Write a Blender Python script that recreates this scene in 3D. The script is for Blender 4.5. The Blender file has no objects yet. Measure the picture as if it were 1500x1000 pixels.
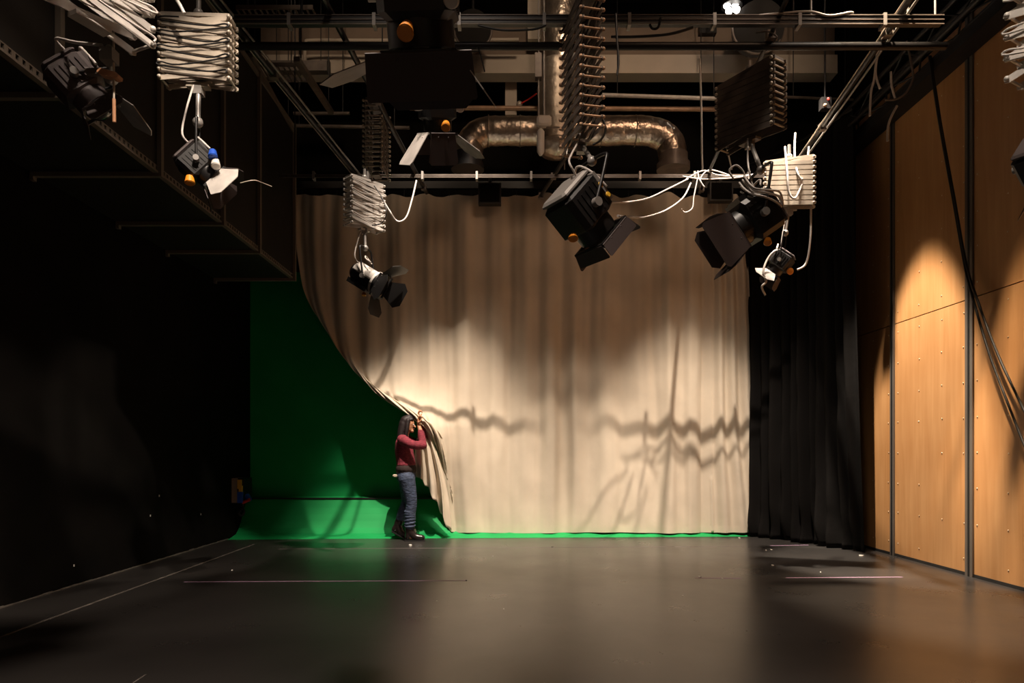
import bpy, bmesh, math, random
from mathutils import Vector, Matrix, noise
random.seed(7)
S = bpy.context.scene
COL = S.collection
PI = math.pi
V = Vector

# ------------------------------------------------------------------ camera
EYE = 1.15
cam = bpy.data.cameras.new('camera'); cam.lens = 24.0; cam.sensor_width = 36.0; cam.sensor_fit = 'HORIZONTAL'
cam.shift_x = -5/1500; cam.shift_y = 162/1500; cam.clip_end = 100
co = bpy.data.objects.new('camera', cam); COL.objects.link(co)
co.location = (0, 0, EYE); co.rotation_euler = (PI/2, 0, 0)
S.camera = co

# ------------------------------------------------------------------ world, exposure
S.view_settings.view_transform = 'Standard'; S.view_settings.look = 'None'
S.view_settings.gamma = 1; S.view_settings.use_curve_mapping = False
S.view_settings.exposure = 0.0
w = bpy.data.worlds.new('world'); S.world = w; w.use_nodes = True
w.node_tree.nodes['Background'].inputs[0].default_value = (1.0, 0.62, 0.38, 1)
w.node_tree.nodes['Background'].inputs[1].default_value = 0.075

# ------------------------------------------------------------------ unseen spots above the grid: curtain and wall pools, added accents and fills
def spot(name, loc, aim, watts, half, blend, radius, col):
    l = bpy.data.lights.new(name, 'SPOT'); l.energy = watts; l.spot_size = 2*math.radians(half)
    l.spot_blend = blend; l.shadow_soft_size = radius; l.color = col
    o = bpy.data.objects.new(name, l); COL.objects.link(o); o.location = loc
    o.rotation_euler = (V(aim)-V(loc)).to_track_quat('-Z', 'Y').to_euler()
    return o
WARM = (1.0, 0.84, 0.69)
for lx, ax, wt in ((-0.3, -1.2, 0.85), (2.3, 2.35, 0.85)):
    spot('unseen_spot', (lx, 6.25, 7.1), (ax, 9.35, -0.9), 3500*wt, 16.0, 0.80, 0.03, WARM)
    spot('unseen_spot', (lx+0.3, 6.20, 7.1), (ax, 9.35, -1.3), 1100*wt, 18, 0.8, 0.30, WARM)  # softer unseen twin, added to spread the bar shadow
spot('unseen_spot', (1.0, 6.0, 6.9), (0.7, 9.35, -2.3), 2100, 18, 0.8, 0.15, WARM)  # unseen fill between the two curtain pools
spot('unseen_spot', (-0.9, 6.9, 6.9), (-2.0, 9.35, -1.6), 260, 14, 0.8, 0.06, WARM)
# pools on the plywood
spot('unseen_spot', (2.6, 6.9, 6.6), (4.21, 7.1, -0.6), 5000, 13.5, 0.40, 0.04, (1.0, 0.86, 0.70))
spot('unseen_spot', (2.2, 4.5, 6.4), (4.21, 5.3, -0.9), 3200, 18, 0.6, 0.06, (1.0, 0.78, 0.55))
# unseen accent spots added to brighten the hanging equipment
spot('unseen_spot', (-0.3, 1.6, 6.2), (-2.0, 4.4, 3.3), 1350, 8.5, 0.35, 0.05, WARM)
spot('unseen_spot', (-0.4, 0.8, 5.4), (-1.9, 3.0, 3.2), 900, 9, 0.5, 0.05, WARM)
spot('unseen_spot', (1.4, 1.0, 6.0), (2.5, 3.1, 3.2), 700, 8, 0.5, 0.05, WARM)
spot('unseen_spot', (-1.1, 6.7, 7.0), (-1.6, 7.65, 3.9), 450, 7.5, 0.5, 0.05, WARM)
spot('unseen_spot', (1.2, 4.35, 6.8), (1.84, 5.14, 3.1), 500, 6, 0.5, 0.05, WARM)
spot('unseen_spot', (-1.6, 3.2, 6.6), (-0.75, 4.25, 3.15), 380, 7, 0.5, 0.05, WARM)
spot('unseen_spot', (-0.6, 2.0, 6.9), (-0.7, 3.9, 0), 1500, 37, 1.0, 0.25, (1.0, 0.82, 0.68))  # added soft fill for the foreground floor
spot('unseen_spot', (4.0, 4.0, 6.4), (1.95, 5.35, 3.8), 330, 6, 0.6, 0.06, WARM)
spot('unseen_spot', (2.6, 3.0, 6.6), (0.52, 4.65, 3.85), 300, 7, 0.6, 0.06, (1.0, 0.72, 0.5))
# unseen soft warm fill added for the upper curtain
spot('unseen_spot', (2.4, 2.6, 6.9), (1.3, 9.3, 3.9), 270, 25, 1.0, 0.7, (1.0, 0.62, 0.40))
# unseen spots added to brighten the beam and foil ducts
for lx in (-1.9, 0.4, 2.6): spot('unseen_spot', (lx, 4.9, 7.0), (lx, 8.9, 6.2), 135, 24, 1.0, 0.2, (1.0, 0.74, 0.52))

# ------------------------------------------------------------------ materials
MATS = {}
def mat(name, col, rough=0.6, metal=0.0, spec=0.5, noise_scale=None, noise_amt=0.2, bump=0.0, bump_scale=40, trans=0.0, emit=None, estr=0, stretch=None, coat=0):
    m = bpy.data.materials.new(name); m.use_nodes = True
    nt = m.node_tree; b = nt.nodes['Principled BSDF']
    b.inputs['Base Color'].default_value = (*col, 1); b.inputs['Roughness'].default_value = rough
    b.inputs['Metallic'].default_value = metal; b.inputs['Specular IOR Level'].default_value = spec
    if coat: b.inputs['Coat Weight'].default_value = coat
    tc = nt.nodes.new('ShaderNodeTexCoord'); mp = nt.nodes.new('ShaderNodeMapping')
    nt.links.new(tc.outputs['Object'], mp.inputs[0])
    if stretch: mp.inputs['Scale'].default_value = stretch
    if noise_scale:
        n = nt.nodes.new('ShaderNodeTexNoise'); n.inputs['Scale'].default_value = noise_scale; n.inputs['Detail'].default_value = 6
        nt.links.new(mp.outputs[0], n.inputs['Vector'])
        r = nt.nodes.new('ShaderNodeValToRGB')
        r.color_ramp.elements[0].position = 0.3; r.color_ramp.elements[1].position = 0.7
        r.color_ramp.elements[0].color = (*[c*(1-noise_amt) for c in col], 1)
        r.color_ramp.elements[1].color = (*[min(1, c*(1+noise_amt)) for c in col], 1)
        nt.links.new(n.outputs['Fac'], r.inputs[0]); nt.links.new(r.outputs[0], b.inputs['Base Color'])
    if bump:
        n2 = nt.nodes.new('ShaderNodeTexNoise'); n2.inputs['Scale'].default_value = bump_scale; n2.inputs['Detail'].default_value = 4
        nt.links.new(mp.outputs[0], n2.inputs['Vector'])
        bp = nt.nodes.new('ShaderNodeBump'); bp.inputs['Strength'].default_value = bump; bp.inputs['Distance'].default_value = 0.02
        nt.links.new(n2.outputs['Fac'], bp.inputs['Height']); nt.links.new(bp.outputs[0], b.inputs['Normal'])
    if trans:
        tr = nt.nodes.new('ShaderNodeBsdfTranslucent'); tr.inputs[0].default_value = (*col, 1)
        mx = nt.nodes.new('ShaderNodeMixShader'); mx.inputs[0].default_value = trans
        out = nt.nodes['Material Output']
        nt.links.new(b.outputs[0], mx.inputs[1]); nt.links.new(tr.outputs[0], mx.inputs[2]); nt.links.new(mx.outputs[0], out.inputs[0])
    if emit:
        b.inputs['Emission Color'].default_value = (*emit, 1); b.inputs['Emission Strength'].default_value = estr
    MATS[name] = m
    return m
mat('floor_vinyl', (0.030, 0.027, 0.025), 0.30, spec=0.75, noise_scale=1.4, noise_amt=0.12)
mat('black_wall', (0.0055, 0.0048, 0.0042), 0.9, spec=0.08, noise_scale=2, noise_amt=0.4)
mat('ceiling_black', (0.010, 0.009, 0.008), 0.9)
mat('black_metal', (0.010, 0.009, 0.009), 0.42, spec=0.5)
mat('black_duct', (0.013, 0.011, 0.009), 0.6, spec=0.4, noise_scale=5, noise_amt=0.3)
mat('flange_metal', (0.17, 0.14, 0.11), 0.5, spec=0.4)
mat('dark_flap', (0.060, 0.044, 0.042), 0.6)
mat('grey_metal', (0.30, 0.28, 0.26), 0.4, 0.3)
mat('pale_or_lit_metal', (0.58, 0.54, 0.50), 0.4, 0.1, noise_scale=14, noise_amt=0.15)  # also on lamplit doors, their brightness put into the colour
mat('arm_metal', (0.50, 0.43, 0.35), 0.35, 0.25, noise_scale=8, noise_amt=0.25)
mat('bronze_metal', (0.42, 0.26, 0.16), 0.4, 0.2, noise_scale=8, noise_amt=0.3)
mat('dull_metal', (0.15, 0.12, 0.10), 0.45, 0.15, noise_scale=8, noise_amt=0.3)
mat('beige_cloth', (0.72, 0.62, 0.49), 0.9, spec=0.15, noise_scale=3, noise_amt=0.05, bump=0.12, bump_scale=9, trans=0.10)
mat('black_cloth', (0.0065, 0.0055, 0.005), 0.9, spec=0.10, bump=0.15, bump_scale=12)
mat('green_paint', (0.006, 0.30, 0.075), 0.65, spec=0.3, noise_scale=2.2, noise_amt=0.08)
mat('foil', (0.62, 0.52, 0.42), 0.28, 0.9, noise_scale=6, noise_amt=0.35, bump=1.0, bump_scale=9)
mat('foil_dull', (0.42, 0.36, 0.29), 0.4, 0.7, noise_scale=6, noise_amt=0.3, bump=0.6, bump_scale=12)
mat('cream_tone', (0.55, 0.47, 0.38), 0.8, noise_scale=3, noise_amt=0.08)
mat('brown_tone', (0.23, 0.17, 0.125), 0.8, noise_scale=3, noise_amt=0.1)
mat('white_plastic', (0.72, 0.68, 0.62), 0.45)
mat('grey_cable', (0.55, 0.50, 0.46), 0.5)
mat('black_rubber', (0.012, 0.011, 0.011), 0.5)
mat('orange_plastic', (0.75, 0.26, 0.02), 0.4)
mat('blue_plastic', (0.02, 0.09, 0.50), 0.4)
mat('yellow_plastic', (0.75, 0.42, 0.03), 0.5)
mat('red_plastic', (0.65, 0.03, 0.02), 0.5)
mat('box_plastic', (0.30, 0.22, 0.17), 0.6)
mat('wood_block', (0.50, 0.24, 0.12), 0.6)
mat('lens_glass', (0.05, 0.05, 0.055), 0.08, spec=0.8)
mat('joint_metal', (0.16, 0.135, 0.115), 0.5, 0.4)
mat('screw_metal', (0.75, 0.60, 0.42), 0.35, 0.6)
mat('purple_tape', (0.42, 0.27, 0.40), 0.6)
mat('pale_tape', (0.16, 0.13, 0.13), 0.6)
mat('seam_grey', (0.13, 0.115, 0.10), 0.6, noise_scale=12, noise_amt=0.4)
mat('paper', (0.8, 0.77, 0.7), 0.7)
mat('lamp_lit', (0.9, 0.9, 0.88), 0.5, emit=(1, 0.93, 0.85), estr=6)
mat('led_red', (0.6, 0.02, 0.02), 0.5, emit=(1, 0.05, 0.03), estr=4)
mat('skin', (0.50, 0.24, 0.13), 0.55)
mat('hair', (0.012, 0.006, 0.006), 0.6, noise_scale=30, noise_amt=0.5)
mat('maroon_knit', (0.21, 0.022, 0.038), 0.85, noise_scale=26, noise_amt=0.45, bump=0.4, bump_scale=60, stretch=(1, 1, 3))
mat('undershirt', (0.03, 0.016, 0.014), 0.85)
mat('denim', (0.040, 0.056, 0.10), 0.8, noise_scale=18, noise_amt=0.5, bump=0.5, bump_scale=22, stretch=(1, 1, 2.5))
mat('boot_leather', (0.018, 0.012, 0.011), 0.28)
mat('belt_cloth', (0.55, 0.45, 0.35), 0.7)

def wood_mat():
    m = bpy.data.materials.new('plywood'); m.use_nodes = True; nt = m.node_tree; b = nt.nodes['Principled BSDF']
    b.inputs['Roughness'].default_value = 0.42; b.inputs['Specular IOR Level'].default_value = 0.4
    tc = nt.nodes.new('ShaderNodeTexCoord'); mp = nt.nodes.new('ShaderNodeMapping'); mp.inputs['Scale'].default_value = (1, 7, 0.5)
    nt.links.new(tc.outputs['Object'], mp.inputs[0])
    n = nt.nodes.new('ShaderNodeTexNoise'); n.inputs['Scale'].default_value = 2.4; n.inputs['Detail'].default_value = 8; n.inputs['Distortion'].default_value = 0.5
    nt.links.new(mp.outputs[0], n.inputs['Vector'])
    n3 = nt.nodes.new('ShaderNodeTexNoise'); n3.inputs['Scale'].default_value = 1.3; n3.inputs['Detail'].default_value = 3
    nt.links.new(tc.outputs['Object'], n3.inputs['Vector'])
    r = nt.nodes.new('ShaderNodeValToRGB')
    r.color_ramp.elements[0].position = 0.25; r.color_ramp.elements[1].position = 0.75
    r.color_ramp.elements[0].color = (0.42, 0.19, 0.065, 1); r.color_ramp.elements[1].color = (0.60, 0.32, 0.135, 1)
    mx = nt.nodes.new('ShaderNodeMix'); mx.data_type = 'FLOAT'; mx.inputs[0].default_value = 0.45
    nt.links.new(n.outputs['Fac'], mx.inputs[2]); nt.links.new(n3.outputs['Fac'], mx.inputs[3])
    nt.links.new(mx.outputs[0], r.inputs[0]); nt.links.new(r.outputs[0], b.inputs['Base Color'])
    MATS['plywood'] = m
wood_mat()

def floor_detail():
    # dust, scuffs and uneven polish on the studio vinyl
    m = MATS['floor_vinyl']; nt = m.node_tree; b = nt.nodes['Principled BSDF']
    tc = nt.nodes.new('ShaderNodeTexCoord')
    n = nt.nodes.new('ShaderNodeTexNoise'); n.inputs['Scale'].default_value = 1.2; n.inputs['Detail'].default_value = 8; n.inputs['Roughness'].default_value = 0.65
    nt.links.new(tc.outputs['Object'], n.inputs['Vector'])
    mr = nt.nodes.new('ShaderNodeMapRange'); mr.inputs[1].default_value = 0.3; mr.inputs[2].default_value = 0.7
    mr.inputs[3].default_value = 0.26; mr.inputs[4].default_value = 0.33
    nt.links.new(n.outputs['Fac'], mr.inputs[0]); nt.links.new(mr.outputs[0], b.inputs['Roughness'])
    v = nt.nodes.new('ShaderNodeTexVoronoi'); v.inputs['Scale'].default_value = 5.5; v.feature = 'F1'
    nt.links.new(tc.outputs['Object'], v.inputs['Vector'])
    lt = nt.nodes.new('ShaderNodeMath'); lt.operation = 'LESS_THAN'; lt.inputs[1].default_value = 0.022
    nt.links.new(v.outputs['Distance'], lt.inputs[0])
    old = b.inputs['Base Color'].links[0].from_socket
    mx = nt.nodes.new('ShaderNodeMix'); mx.data_type = 'RGBA'; mx.inputs['B'].default_value = (0.16, 0.14, 0.12, 1)
    nt.links.new(lt.outputs[0], mx.inputs[0]); nt.links.new(old, mx.inputs['A']); nt.links.new(mx.outputs['Result'], b.inputs['Base Color'])
floor_detail()

# ------------------------------------------------------------------ helpers
def P(px, py, Y):
    return V(((px-755)*Y/1000, Y, EYE+(662-py)*Y/1000))
def PZ(px, py, z):
    Y = (z-EYE)*1000/(662-py); return P(px, py, Y)
def PF(px, py):
    return PZ(px, py, 0.0)

class MB:
    """collects shapes in world coordinates; build() links them as one mesh object"""
    def __init__(s): s.v = []; s.f = []; s.sm = []; s.mi = []; s.cur = 0
    def add(s, vs, fs, smooth=False):
        o = len(s.v); s.v += [V(x) for x in vs]
        for f in fs: s.f.append(tuple(i+o for i in f)); s.sm.append(smooth); s.mi.append(s.cur)
        return s
    def box(s, lo, hi, M=None):
        x0, y0, z0 = lo; x1, y1, z1 = hi
        vs = [V(p) for p in ((x0,y0,z0),(x1,y0,z0),(x1,y1,z0),(x0,y1,z0),(x0,y0,z1),(x1,y0,z1),(x1,y1,z1),(x0,y1,z1))]
        if M: vs = [M @ p for p in vs]
        return s.add(vs, [(0,3,2,1),(4,5,6,7),(0,1,5,4),(1,2,6,5),(2,3,7,6),(3,0,4,7)])
    def chamfer(s, c, size, b, M=None):
        """box centred on c with its 4 long (y axis) edges and both ends chamfered"""
        hx, hy, hz = [k/2 for k in size]
        prof = [(-hx+b,-hz),(hx-b,-hz),(hx,-hz+b),(hx,hz-b),(hx-b,hz),(-hx+b,hz),(-hx,hz-b),(-hx,-hz+b)]
        vs = []
        for y, k in ((-hy, 1-b/max(hx,hz)), (-hy+b*0.7, 1), (hy-b*0.7, 1), (hy, 1-b/max(hx,hz))):
            for (x, z) in prof: vs.append(V((c[0]+x*k, c[1]+y, c[2]+z*k)))
        fs = [tuple(range(8))]
        for r in range(3):
            for i in range(8):
                j = (i+1) % 8; fs.append((r*8+i, r*8+8+i, r*8+8+j, r*8+j))
        fs.append(tuple(range(31, 23, -1)))
        if M: vs = [M @ p for p in vs]
        return s.add(vs, fs)
    def cyl(s, a, b, r, r2=None, n=12, smooth=True):
        a = V(a); b = V(b); r2 = r if r2 is None else r2
        d = (b-a); d.normalize(); t = d.orthogonal().normalized(); u = d.cross(t)
        vs = []
        for c, rr in ((a, r), (b, r2)):
            for i in range(n):
                an = 2*PI*i/n; vs.append(c+(t*math.cos(an)+u*math.sin(an))*rr)
        s.add(vs, [(i, (i+1) % n, n+(i+1) % n, n+i) for i in range(n)], smooth)
        return s.add(vs, [tuple(range(n-1, -1, -1)), tuple(range(n, 2*n))])
    def tube(s, pts, r, n=8, closed=False):
        pts = [V(p) for p in pts]; vs = []; N = len(pts); prev = None
        rs = r if isinstance(r, (list, tuple)) else [r]*N
        for i, p in enumerate(pts):
            d = (pts[(i+1) % N] if (closed or i < N-1) else p) - (pts[i-1] if (closed or i > 0) else p)
            d.normalize()
            t = d.orthogonal().normalized() if prev is None else (prev - d*prev.dot(d)).normalized()
            prev = t; u = d.cross(t)
            for k in range(n):
                an = 2*PI*k/n; vs.append(p+(t*math.cos(an)+u*math.sin(an))*rs[i])
        fs = []
        for i in range(N if closed else N-1):
            j = (i+1) % N
            for k in range(n): fs.append((i*n+k, i*n+(k+1) % n, j*n+(k+1) % n, j*n+k))
        s.add(vs, fs, True)
        if not closed: s.add(vs, [tuple(range(n-1, -1, -1)), tuple(range((N-1)*n, N*n))])
        return s
    def prism(s, poly, nrm):
        """planar polygon (3D points) thickened along nrm"""
        n = len(poly); a = [V(p) for p in poly]; b = [p+V(nrm) for p in a]
        fs = [tuple(range(n-1, -1, -1)), tuple(range(n, 2*n))]+[(i, (i+1) % n, n+(i+1) % n, n+i) for i in range(n)]
        return s.add(a+b, fs)
    def sphere(s, c, r, n=12, m=8, sc=(1, 1, 1)):
        c = V(c); vs = [c+V((0, 0, r*sc[2]))]
        for i in range(1, m):
            th = PI*i/m
            for k in range(n):
                ph = 2*PI*k/n; vs.append(c+V((r*sc[0]*math.sin(th)*math.cos(ph), r*sc[1]*math.sin(th)*math.sin(ph), r*sc[2]*math.cos(th))))
        vs.append(c-V((0, 0, r*sc[2]))); fs = []
        for k in range(n):
            fs.append((0, 1+k, 1+(k+1) % n)); fs.append((len(vs)-1, 1+(m-2)*n+(k+1) % n, 1+(m-2)*n+k))
        for i in range(m-2):
            for k in range(n):
                a = 1+i*n; fs.append((a+k, a+n+k, a+n+(k+1) % n, a+(k+1) % n))
        return s.add(vs, fs, True)
    def build(s, name, m, parent=None, origin=None):
        me = bpy.data.meshes.new(name)
        if parent is not None: off = V(parent.get('_o', (0, 0, 0)))
        elif origin is not None: off = V(origin)
        else: off = sum(s.v, V((0, 0, 0)))/len(s.v)
        me.from_pydata([tuple(p-off) for p in s.v], [], s.f)
        ms = m if isinstance(m, (list, tuple)) else [m]
        for k in ms: me.materials.append(MATS[k])
        me.polygons.foreach_set('use_smooth', s.sm); me.polygons.foreach_set('material_index', s.mi)
        me.update(); o = bpy.data.objects.new(name, me); COL.objects.link(o)
        if parent is not None: o.parent = parent; 
        else: o.location = off
        o['_o'] = tuple(off)
        return o
MADE = []
def tag(o, label=None, cat=None, group=None, kind=None):
    if label: o['label'] = label
    if cat: o['category'] = cat
    if group: o['group'] = group
    if kind: o['kind'] = kind
    return o
def thing(name, label, cat, loc, group=None):
    o = bpy.data.objects.new(name, None); COL.objects.link(o); o.location = loc; o['_o'] = tuple(loc); o.empty_display_size = 0.1
    return tag(o, label, cat, group)
def frame(loc, f, up=(0, 0, 1), scale=1.0):
    """matrix whose +Y is the pointing direction f, +Z is close to up"""
    f = V(f).normalized(); x = f.cross(V(up)).normalized(); z = x.cross(f)
    M = Matrix((x, f, z)).transposed().to_4x4()
    return Matrix.Translation(V(loc)) @ M @ Matrix.Scale(scale, 4)
def smooth_path(pts, k=6):
    pts = [V(p) for p in pts]; out = []
    for i in range(len(pts)-1):
        p0 = pts[max(0, i-1)]; p1 = pts[i]; p2 = pts[i+1]; p3 = pts[min(len(pts)-1, i+2)]
        for j in range(k):
            t = j/k
            out.append(0.5*((2*p1)+(p2-p0)*t+(2*p0-5*p1+4*p2-p3)*t*t+(3*p1-p0-3*p2+p3)*t**3))
    out.append(pts[-1]); return out
def interp(tab, t):
    if t <= tab[0][0]: return tab[0][1]
    for (a, b), (c, d) in zip(tab, tab[1:]):
        if t <= c:
            k = (t-a)/(c-a); return b+(d-b)*k
    return tab[-1][1]
def sinterp(tab, t):
    """smoothed interpolation"""
    return (interp(tab, t-0.12)+2*interp(tab, t)+interp(tab, t+0.12))/4

# ------------------------------------------------------------------ room shell
GRID = 4.3
XL, XR = -3.80, 4.32
YB = 9.78
def edgeY(x): return 8.98+(x+3.8)*0.046
tag(MB().box((-4.1, -3, -0.12), (4.6, 10.2, 0)).build('floor', 'floor_vinyl'), 'glossy black vinyl studio floor reflecting the pale curtain', kind='structure')
tag(MB().box((-4.1, -3, 0), (XL, 10.2, 7.6)).build('wall_left', 'black_wall'), 'black painted side wall with small scuffs', kind='structure')
tag(MB().box((XR, -3, 0), (4.6, 10.2, 7.6)).build('wall_right', 'black_wall'), 'black wall behind the plywood panels', kind='structure')
tag(MB().box((XL, YB+0.02, 0), (XR, 10.2, 7.6)).build('wall_back', 'black_wall'), 'black wall above and behind the curtain', kind='structure')
tag(MB().box((-4.1, -3, 7.6), (4.6, 10.2, 7.75)).build('ceiling', 'ceiling_black'), 'black painted ceiling high above the grid', kind='structure')
# downstand beam, cream along the bottom, brown above
bm_ = thing('ceiling_beam', 'brown and cream ceiling beam crossing behind the grid', 'beam', (0, 8.95, 6.1)); bm_['kind'] = 'structure'; del bm_['category']
MB().box((-3.35, 8.90, 6.09), (4.2, 9.12, 6.33)).build('lower_flange', 'cream_tone', bm_)
MB().box((-3.35, 8.98, 6.33), (4.2, 9.10, 6.80)).build('web', 'brown_tone', bm_)
tag(MB().box(P(740, 168, 9.2), P(757, 100, 9.35)).build('trim_1', 'cream_tone'), 'cream vertical post below the ceiling beam', kind='structure')
tag(MB().box(P(773, 57, 8.7), P(797, -40, 8.85)).build('trim_2', 'cream_tone'), 'cream vertical post in front of the ceiling beam', kind='structure')
# dusty line along the foot of the left wall
b = MB()
for i in range(60):
    y = 2.6+i*0.107; hgt = 0.006+0.008*random.random()
    b.box((XL, y, 0), (XL+0.008, y+0.1075, hgt))
tag(b.build('baseboard_left', 'seam_grey'), 'dusty grey line along the foot of the black wall', kind='structure')

# ------------------------------------------------------------------ green screen (cyclorama)
def green_screen():
    b = MB(); nx = 40; prof = []
    # distance fraction from front edge to wall, height
    K = [(0, 0.002), (0.20, 0.018), (0.36, 0.045), (0.48, 0.11), (0.58, 0.20), (0.66, 0.29), (0.661, 0.292), (0.72, 0.37), (0.76, 0.43), (0.80, 0.485)]
    vs = []
    def left(z):   # left edge hugs the wall
        return XL+0.012
    rows = []
    for fr, z in K: rows.append((fr, z))
    rows.append((0.81, 0.50)); rows.append((1.0, 0.52)); rows.append((1.0, 3.72))
    N = len(rows)
    for i in range(nx+1):
        for (fr, z) in rows:
            x = left(z)+(3.62-left(z))*i/nx; e = edgeY(x)
            vs.append(V((x, e+(YB-0.03-e)*fr, z)))
    fs = []
    for i in range(nx):
        for j in range(N-1):
            a = i*N+j; fs.append((a, a+N, a+N+1, a+1))
    b.add(vs, fs)
    g = thing('green_screen', 'chroma green cyclorama wall curving down onto the black floor', 'green screen', (0, 9.4, 0))
    # sweep rows and wall rows as two parts
    sw = MB(); wl = MB(); lip = MB()
    f1 = []; f2 = []
    for i in range(nx):
        for j in range(N-1):
            a = i*N+j; q = (a, a+N, a+N+1, a+1)
            (f1 if j < 9 else f2).append(q)
    sw.add(vs, f1, False); o = sw.build('floor_sweep', 'green_paint', g)
    wl.add(vs, f2, False); o2 = wl.build('wall_sheet', 'green_paint', g)
    o2['label'] = 'tall flat green sheet'
    for oo in (o, o2):
        md = oo.modifiers.new('thick', 'SOLIDIFY'); md.thickness = 0.008; md.offset = -1
    # dark gap strip where the sheet meets the sweep
    k = MB()
    for i in range(20):
        x0 = XL+0.02+i*0.368; ya = edgeY(x0); yy = ya+(YB-0.03-ya)*0.80; k.box((x0, yy-0.008, 0.487), (x0+0.369, yy+0.05, 0.507))
    k.build('gap_strip', 'black_rubber', g)['label'] = 'dark horizontal gap line'
green_screen()

# ------------------------------------------------------------------ beige curtain
YC = 9.36
LEFT_TAB = [(0.0, -1.03), (0.06, -1.0), (0.35, -1.07), (0.7, -1.09), (1.15, -1.14), (1.5, -1.24), (1.62, -1.35), (1.72, -1.56), (1.90, -1.86),
            (2.10, -2.14), (2.40, -2.41), (2.76, -2.65), (3.09, -2.88), (3.41, -3.07), (3.79, -3.22), (4.2, -3.42), (4.65, -3.46), (4.8, -3.46)]
RIGHT_TAB = [(0.0, 3.46), (0.6, 3.40), (1.3, 3.30), (2.1, 3.26), (3.6, 3.21), (4.65, 3.09), (4.9, 3.08)]
def fold_fn(s):
    """pleats along cloth length s (metres)"""
    a = noise.noise(V((s*0.55, 3.1, 0)))
    return math.sin(s*2*PI/0.40+a*4.5)*0.60+math.sin(s*2*PI/0.93+1.3+a*2)*0.40+0.5*noise.noise(V((s*5.5, 9.7, 0)))-0.25*abs(math.sin(s*PI/0.31+a*3))**6
def beige_curtain():
    ZT = 4.66; ZB = 0.048
    nu, nv = 620, 150; vs = []
    x0, x1 = -3.06, 3.09
    for j in range(nv+1):
        tz = j/nv
        for i in range(nu+1):
            u = i/nu; s = u*(x1-x0)
            z = ZT+(ZB-ZT)*tz
            # scalloped heading and uneven hem
            z += (1-tz)**6*(0.022*math.sin(s*2*PI/0.42)+0.01*math.sin(s*7.7)) + tz**8*0.006*math.sin(s*3.1+1)
            zz = max(z, 0.05)
            b = sinterp(LEFT_TAB, zz); rgt = sinterp(RIGHT_TAB, zz)
            # cloth at rest gathers a little to the right lower down
            a = x0+s
            wob = 0.05*noise.noise(V((s*1.4, z*0.45, 0)))*tz
            if a > 2.6: a = 2.6+(a-2.6)*(rgt-2.6)/(x1-2.6)
            t = a-b; k = 0.20
            sp = k*math.log1p(math.exp(min(40, t/k)))
            x = b+sp+wob*min(1, max(0, t)*2)
            gath = 1/(1+math.exp(t/0.12))        # 1 where the cloth is pulled into the bunch
            pull = math.exp(-max(0, sp)/0.42)*math.exp(-((zz-1.55)/0.95)**2)
            amp = 0.080*(0.75+0.25*tz)*(1-0.45*tz**4)*(0.75+0.5*noise.noise(V((s*0.8, z*0.3, 5))))
            if a > 2.55: amp *= 1.15
            fr = fold_fn(s)
            if a > 2.7: fr = math.sin(s*2*PI/0.13)*0.55+0.2*fr
            y = YC+amp*fr-0.36*pull
            # the rolled bunch: gathered layers spread a little in x and y
            if gath > 0.02:
                depth = max(0.0, -t)
                ph = depth*9
                x += gath*(0.07*(1-math.cos(ph*0.5))+0.015)
                y += gath*(0.06*math.sin(ph*0.5)+0.03*math.sin(s*2*PI/0.21))
                # lower part of the gathered cloth is lifted: the hem climbs towards the hand
                if z < 1.55:
                    lift = min(1.0, depth/1.3)
                    z = z+(1.55-z)*gath*lift*0.62+0.02*math.sin(s*19)*gath
            # fine wrinkles
            y += 0.0045*math.sin(s*2*PI/0.14+9*noise.noise(V((s*0.9, z*0.15, 3))))*(1-0.5*tz)+0.022*noise.noise(V((s*4.2, z*0.25, 11)))*(1-0.4*tz)
            y += 0.006*noise.noise(V((x*9, z*3.2, 1)))+0.012*noise.noise(V((x*2.6, z*1.3, 7)))*tz
            vs.append(V((x, min(y, YB-0.09) if z > 0.5 else min(y, YB-0.3), z)))
    b = MB(); W = nu+1
    b.add(vs, [(j*W+i, j*W+i+1, (j+1)*W+i+1, (j+1)*W+i) for j in range(nv) for i in range(nu)], True)
    r = thing('stage_curtain', 'full-height beige cloth curtain being pulled across the green screen', 'curtain', (0, YC, 4.7))
    o = b.build('cloth', 'beige_cloth', r)
    md = o.modifiers.new('thick', 'SOLIDIFY'); md.thickness = 0.004
    # heading tape
    W = nu+1
    hv = []; hf = []
    for i in range(0, nu+1, 2):
        p = vs[i]; hv += [p+V((0, -0.006, 0.004)), p+V((0, -0.008, -0.07))]
    for i in range(len(hv)//2-1): hf.append((2*i, 2*i+1, 2*i+3, 2*i+2))
    h = MB().add(hv, hf, True).build('heading_tape', 'beige_cloth', r)
    hem = MB(); hv = []; hf = []
    for i in range(150, nu+1, 2):
        p = vs[nv*W+i]; q = vs[(nv-3)*W+i]; hv += [p+V((0, -0.007, -0.002)), q+V((0, -0.007, 0))]
    for i in range(len(hv)//2-1): hf.append((2*i, 2*i+2, 2*i+3, 2*i+1))
    hem.add(hv, hf, True).build('hem', 'beige_cloth', r)
    # slack cloth hanging below the hands with a stepped hem
    HEM = [(0, 0.83), (0.26, 0.79), (0.30, 0.70), (0.46, 0.66), (0.52, 0.53), (0.66, 0.48), (0.71, 0.34), (0.84, 0.28), (0.9, 0.16), (1.0, 0.10)]
    nu2, nv2 = 90, 40; tv = []
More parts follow.
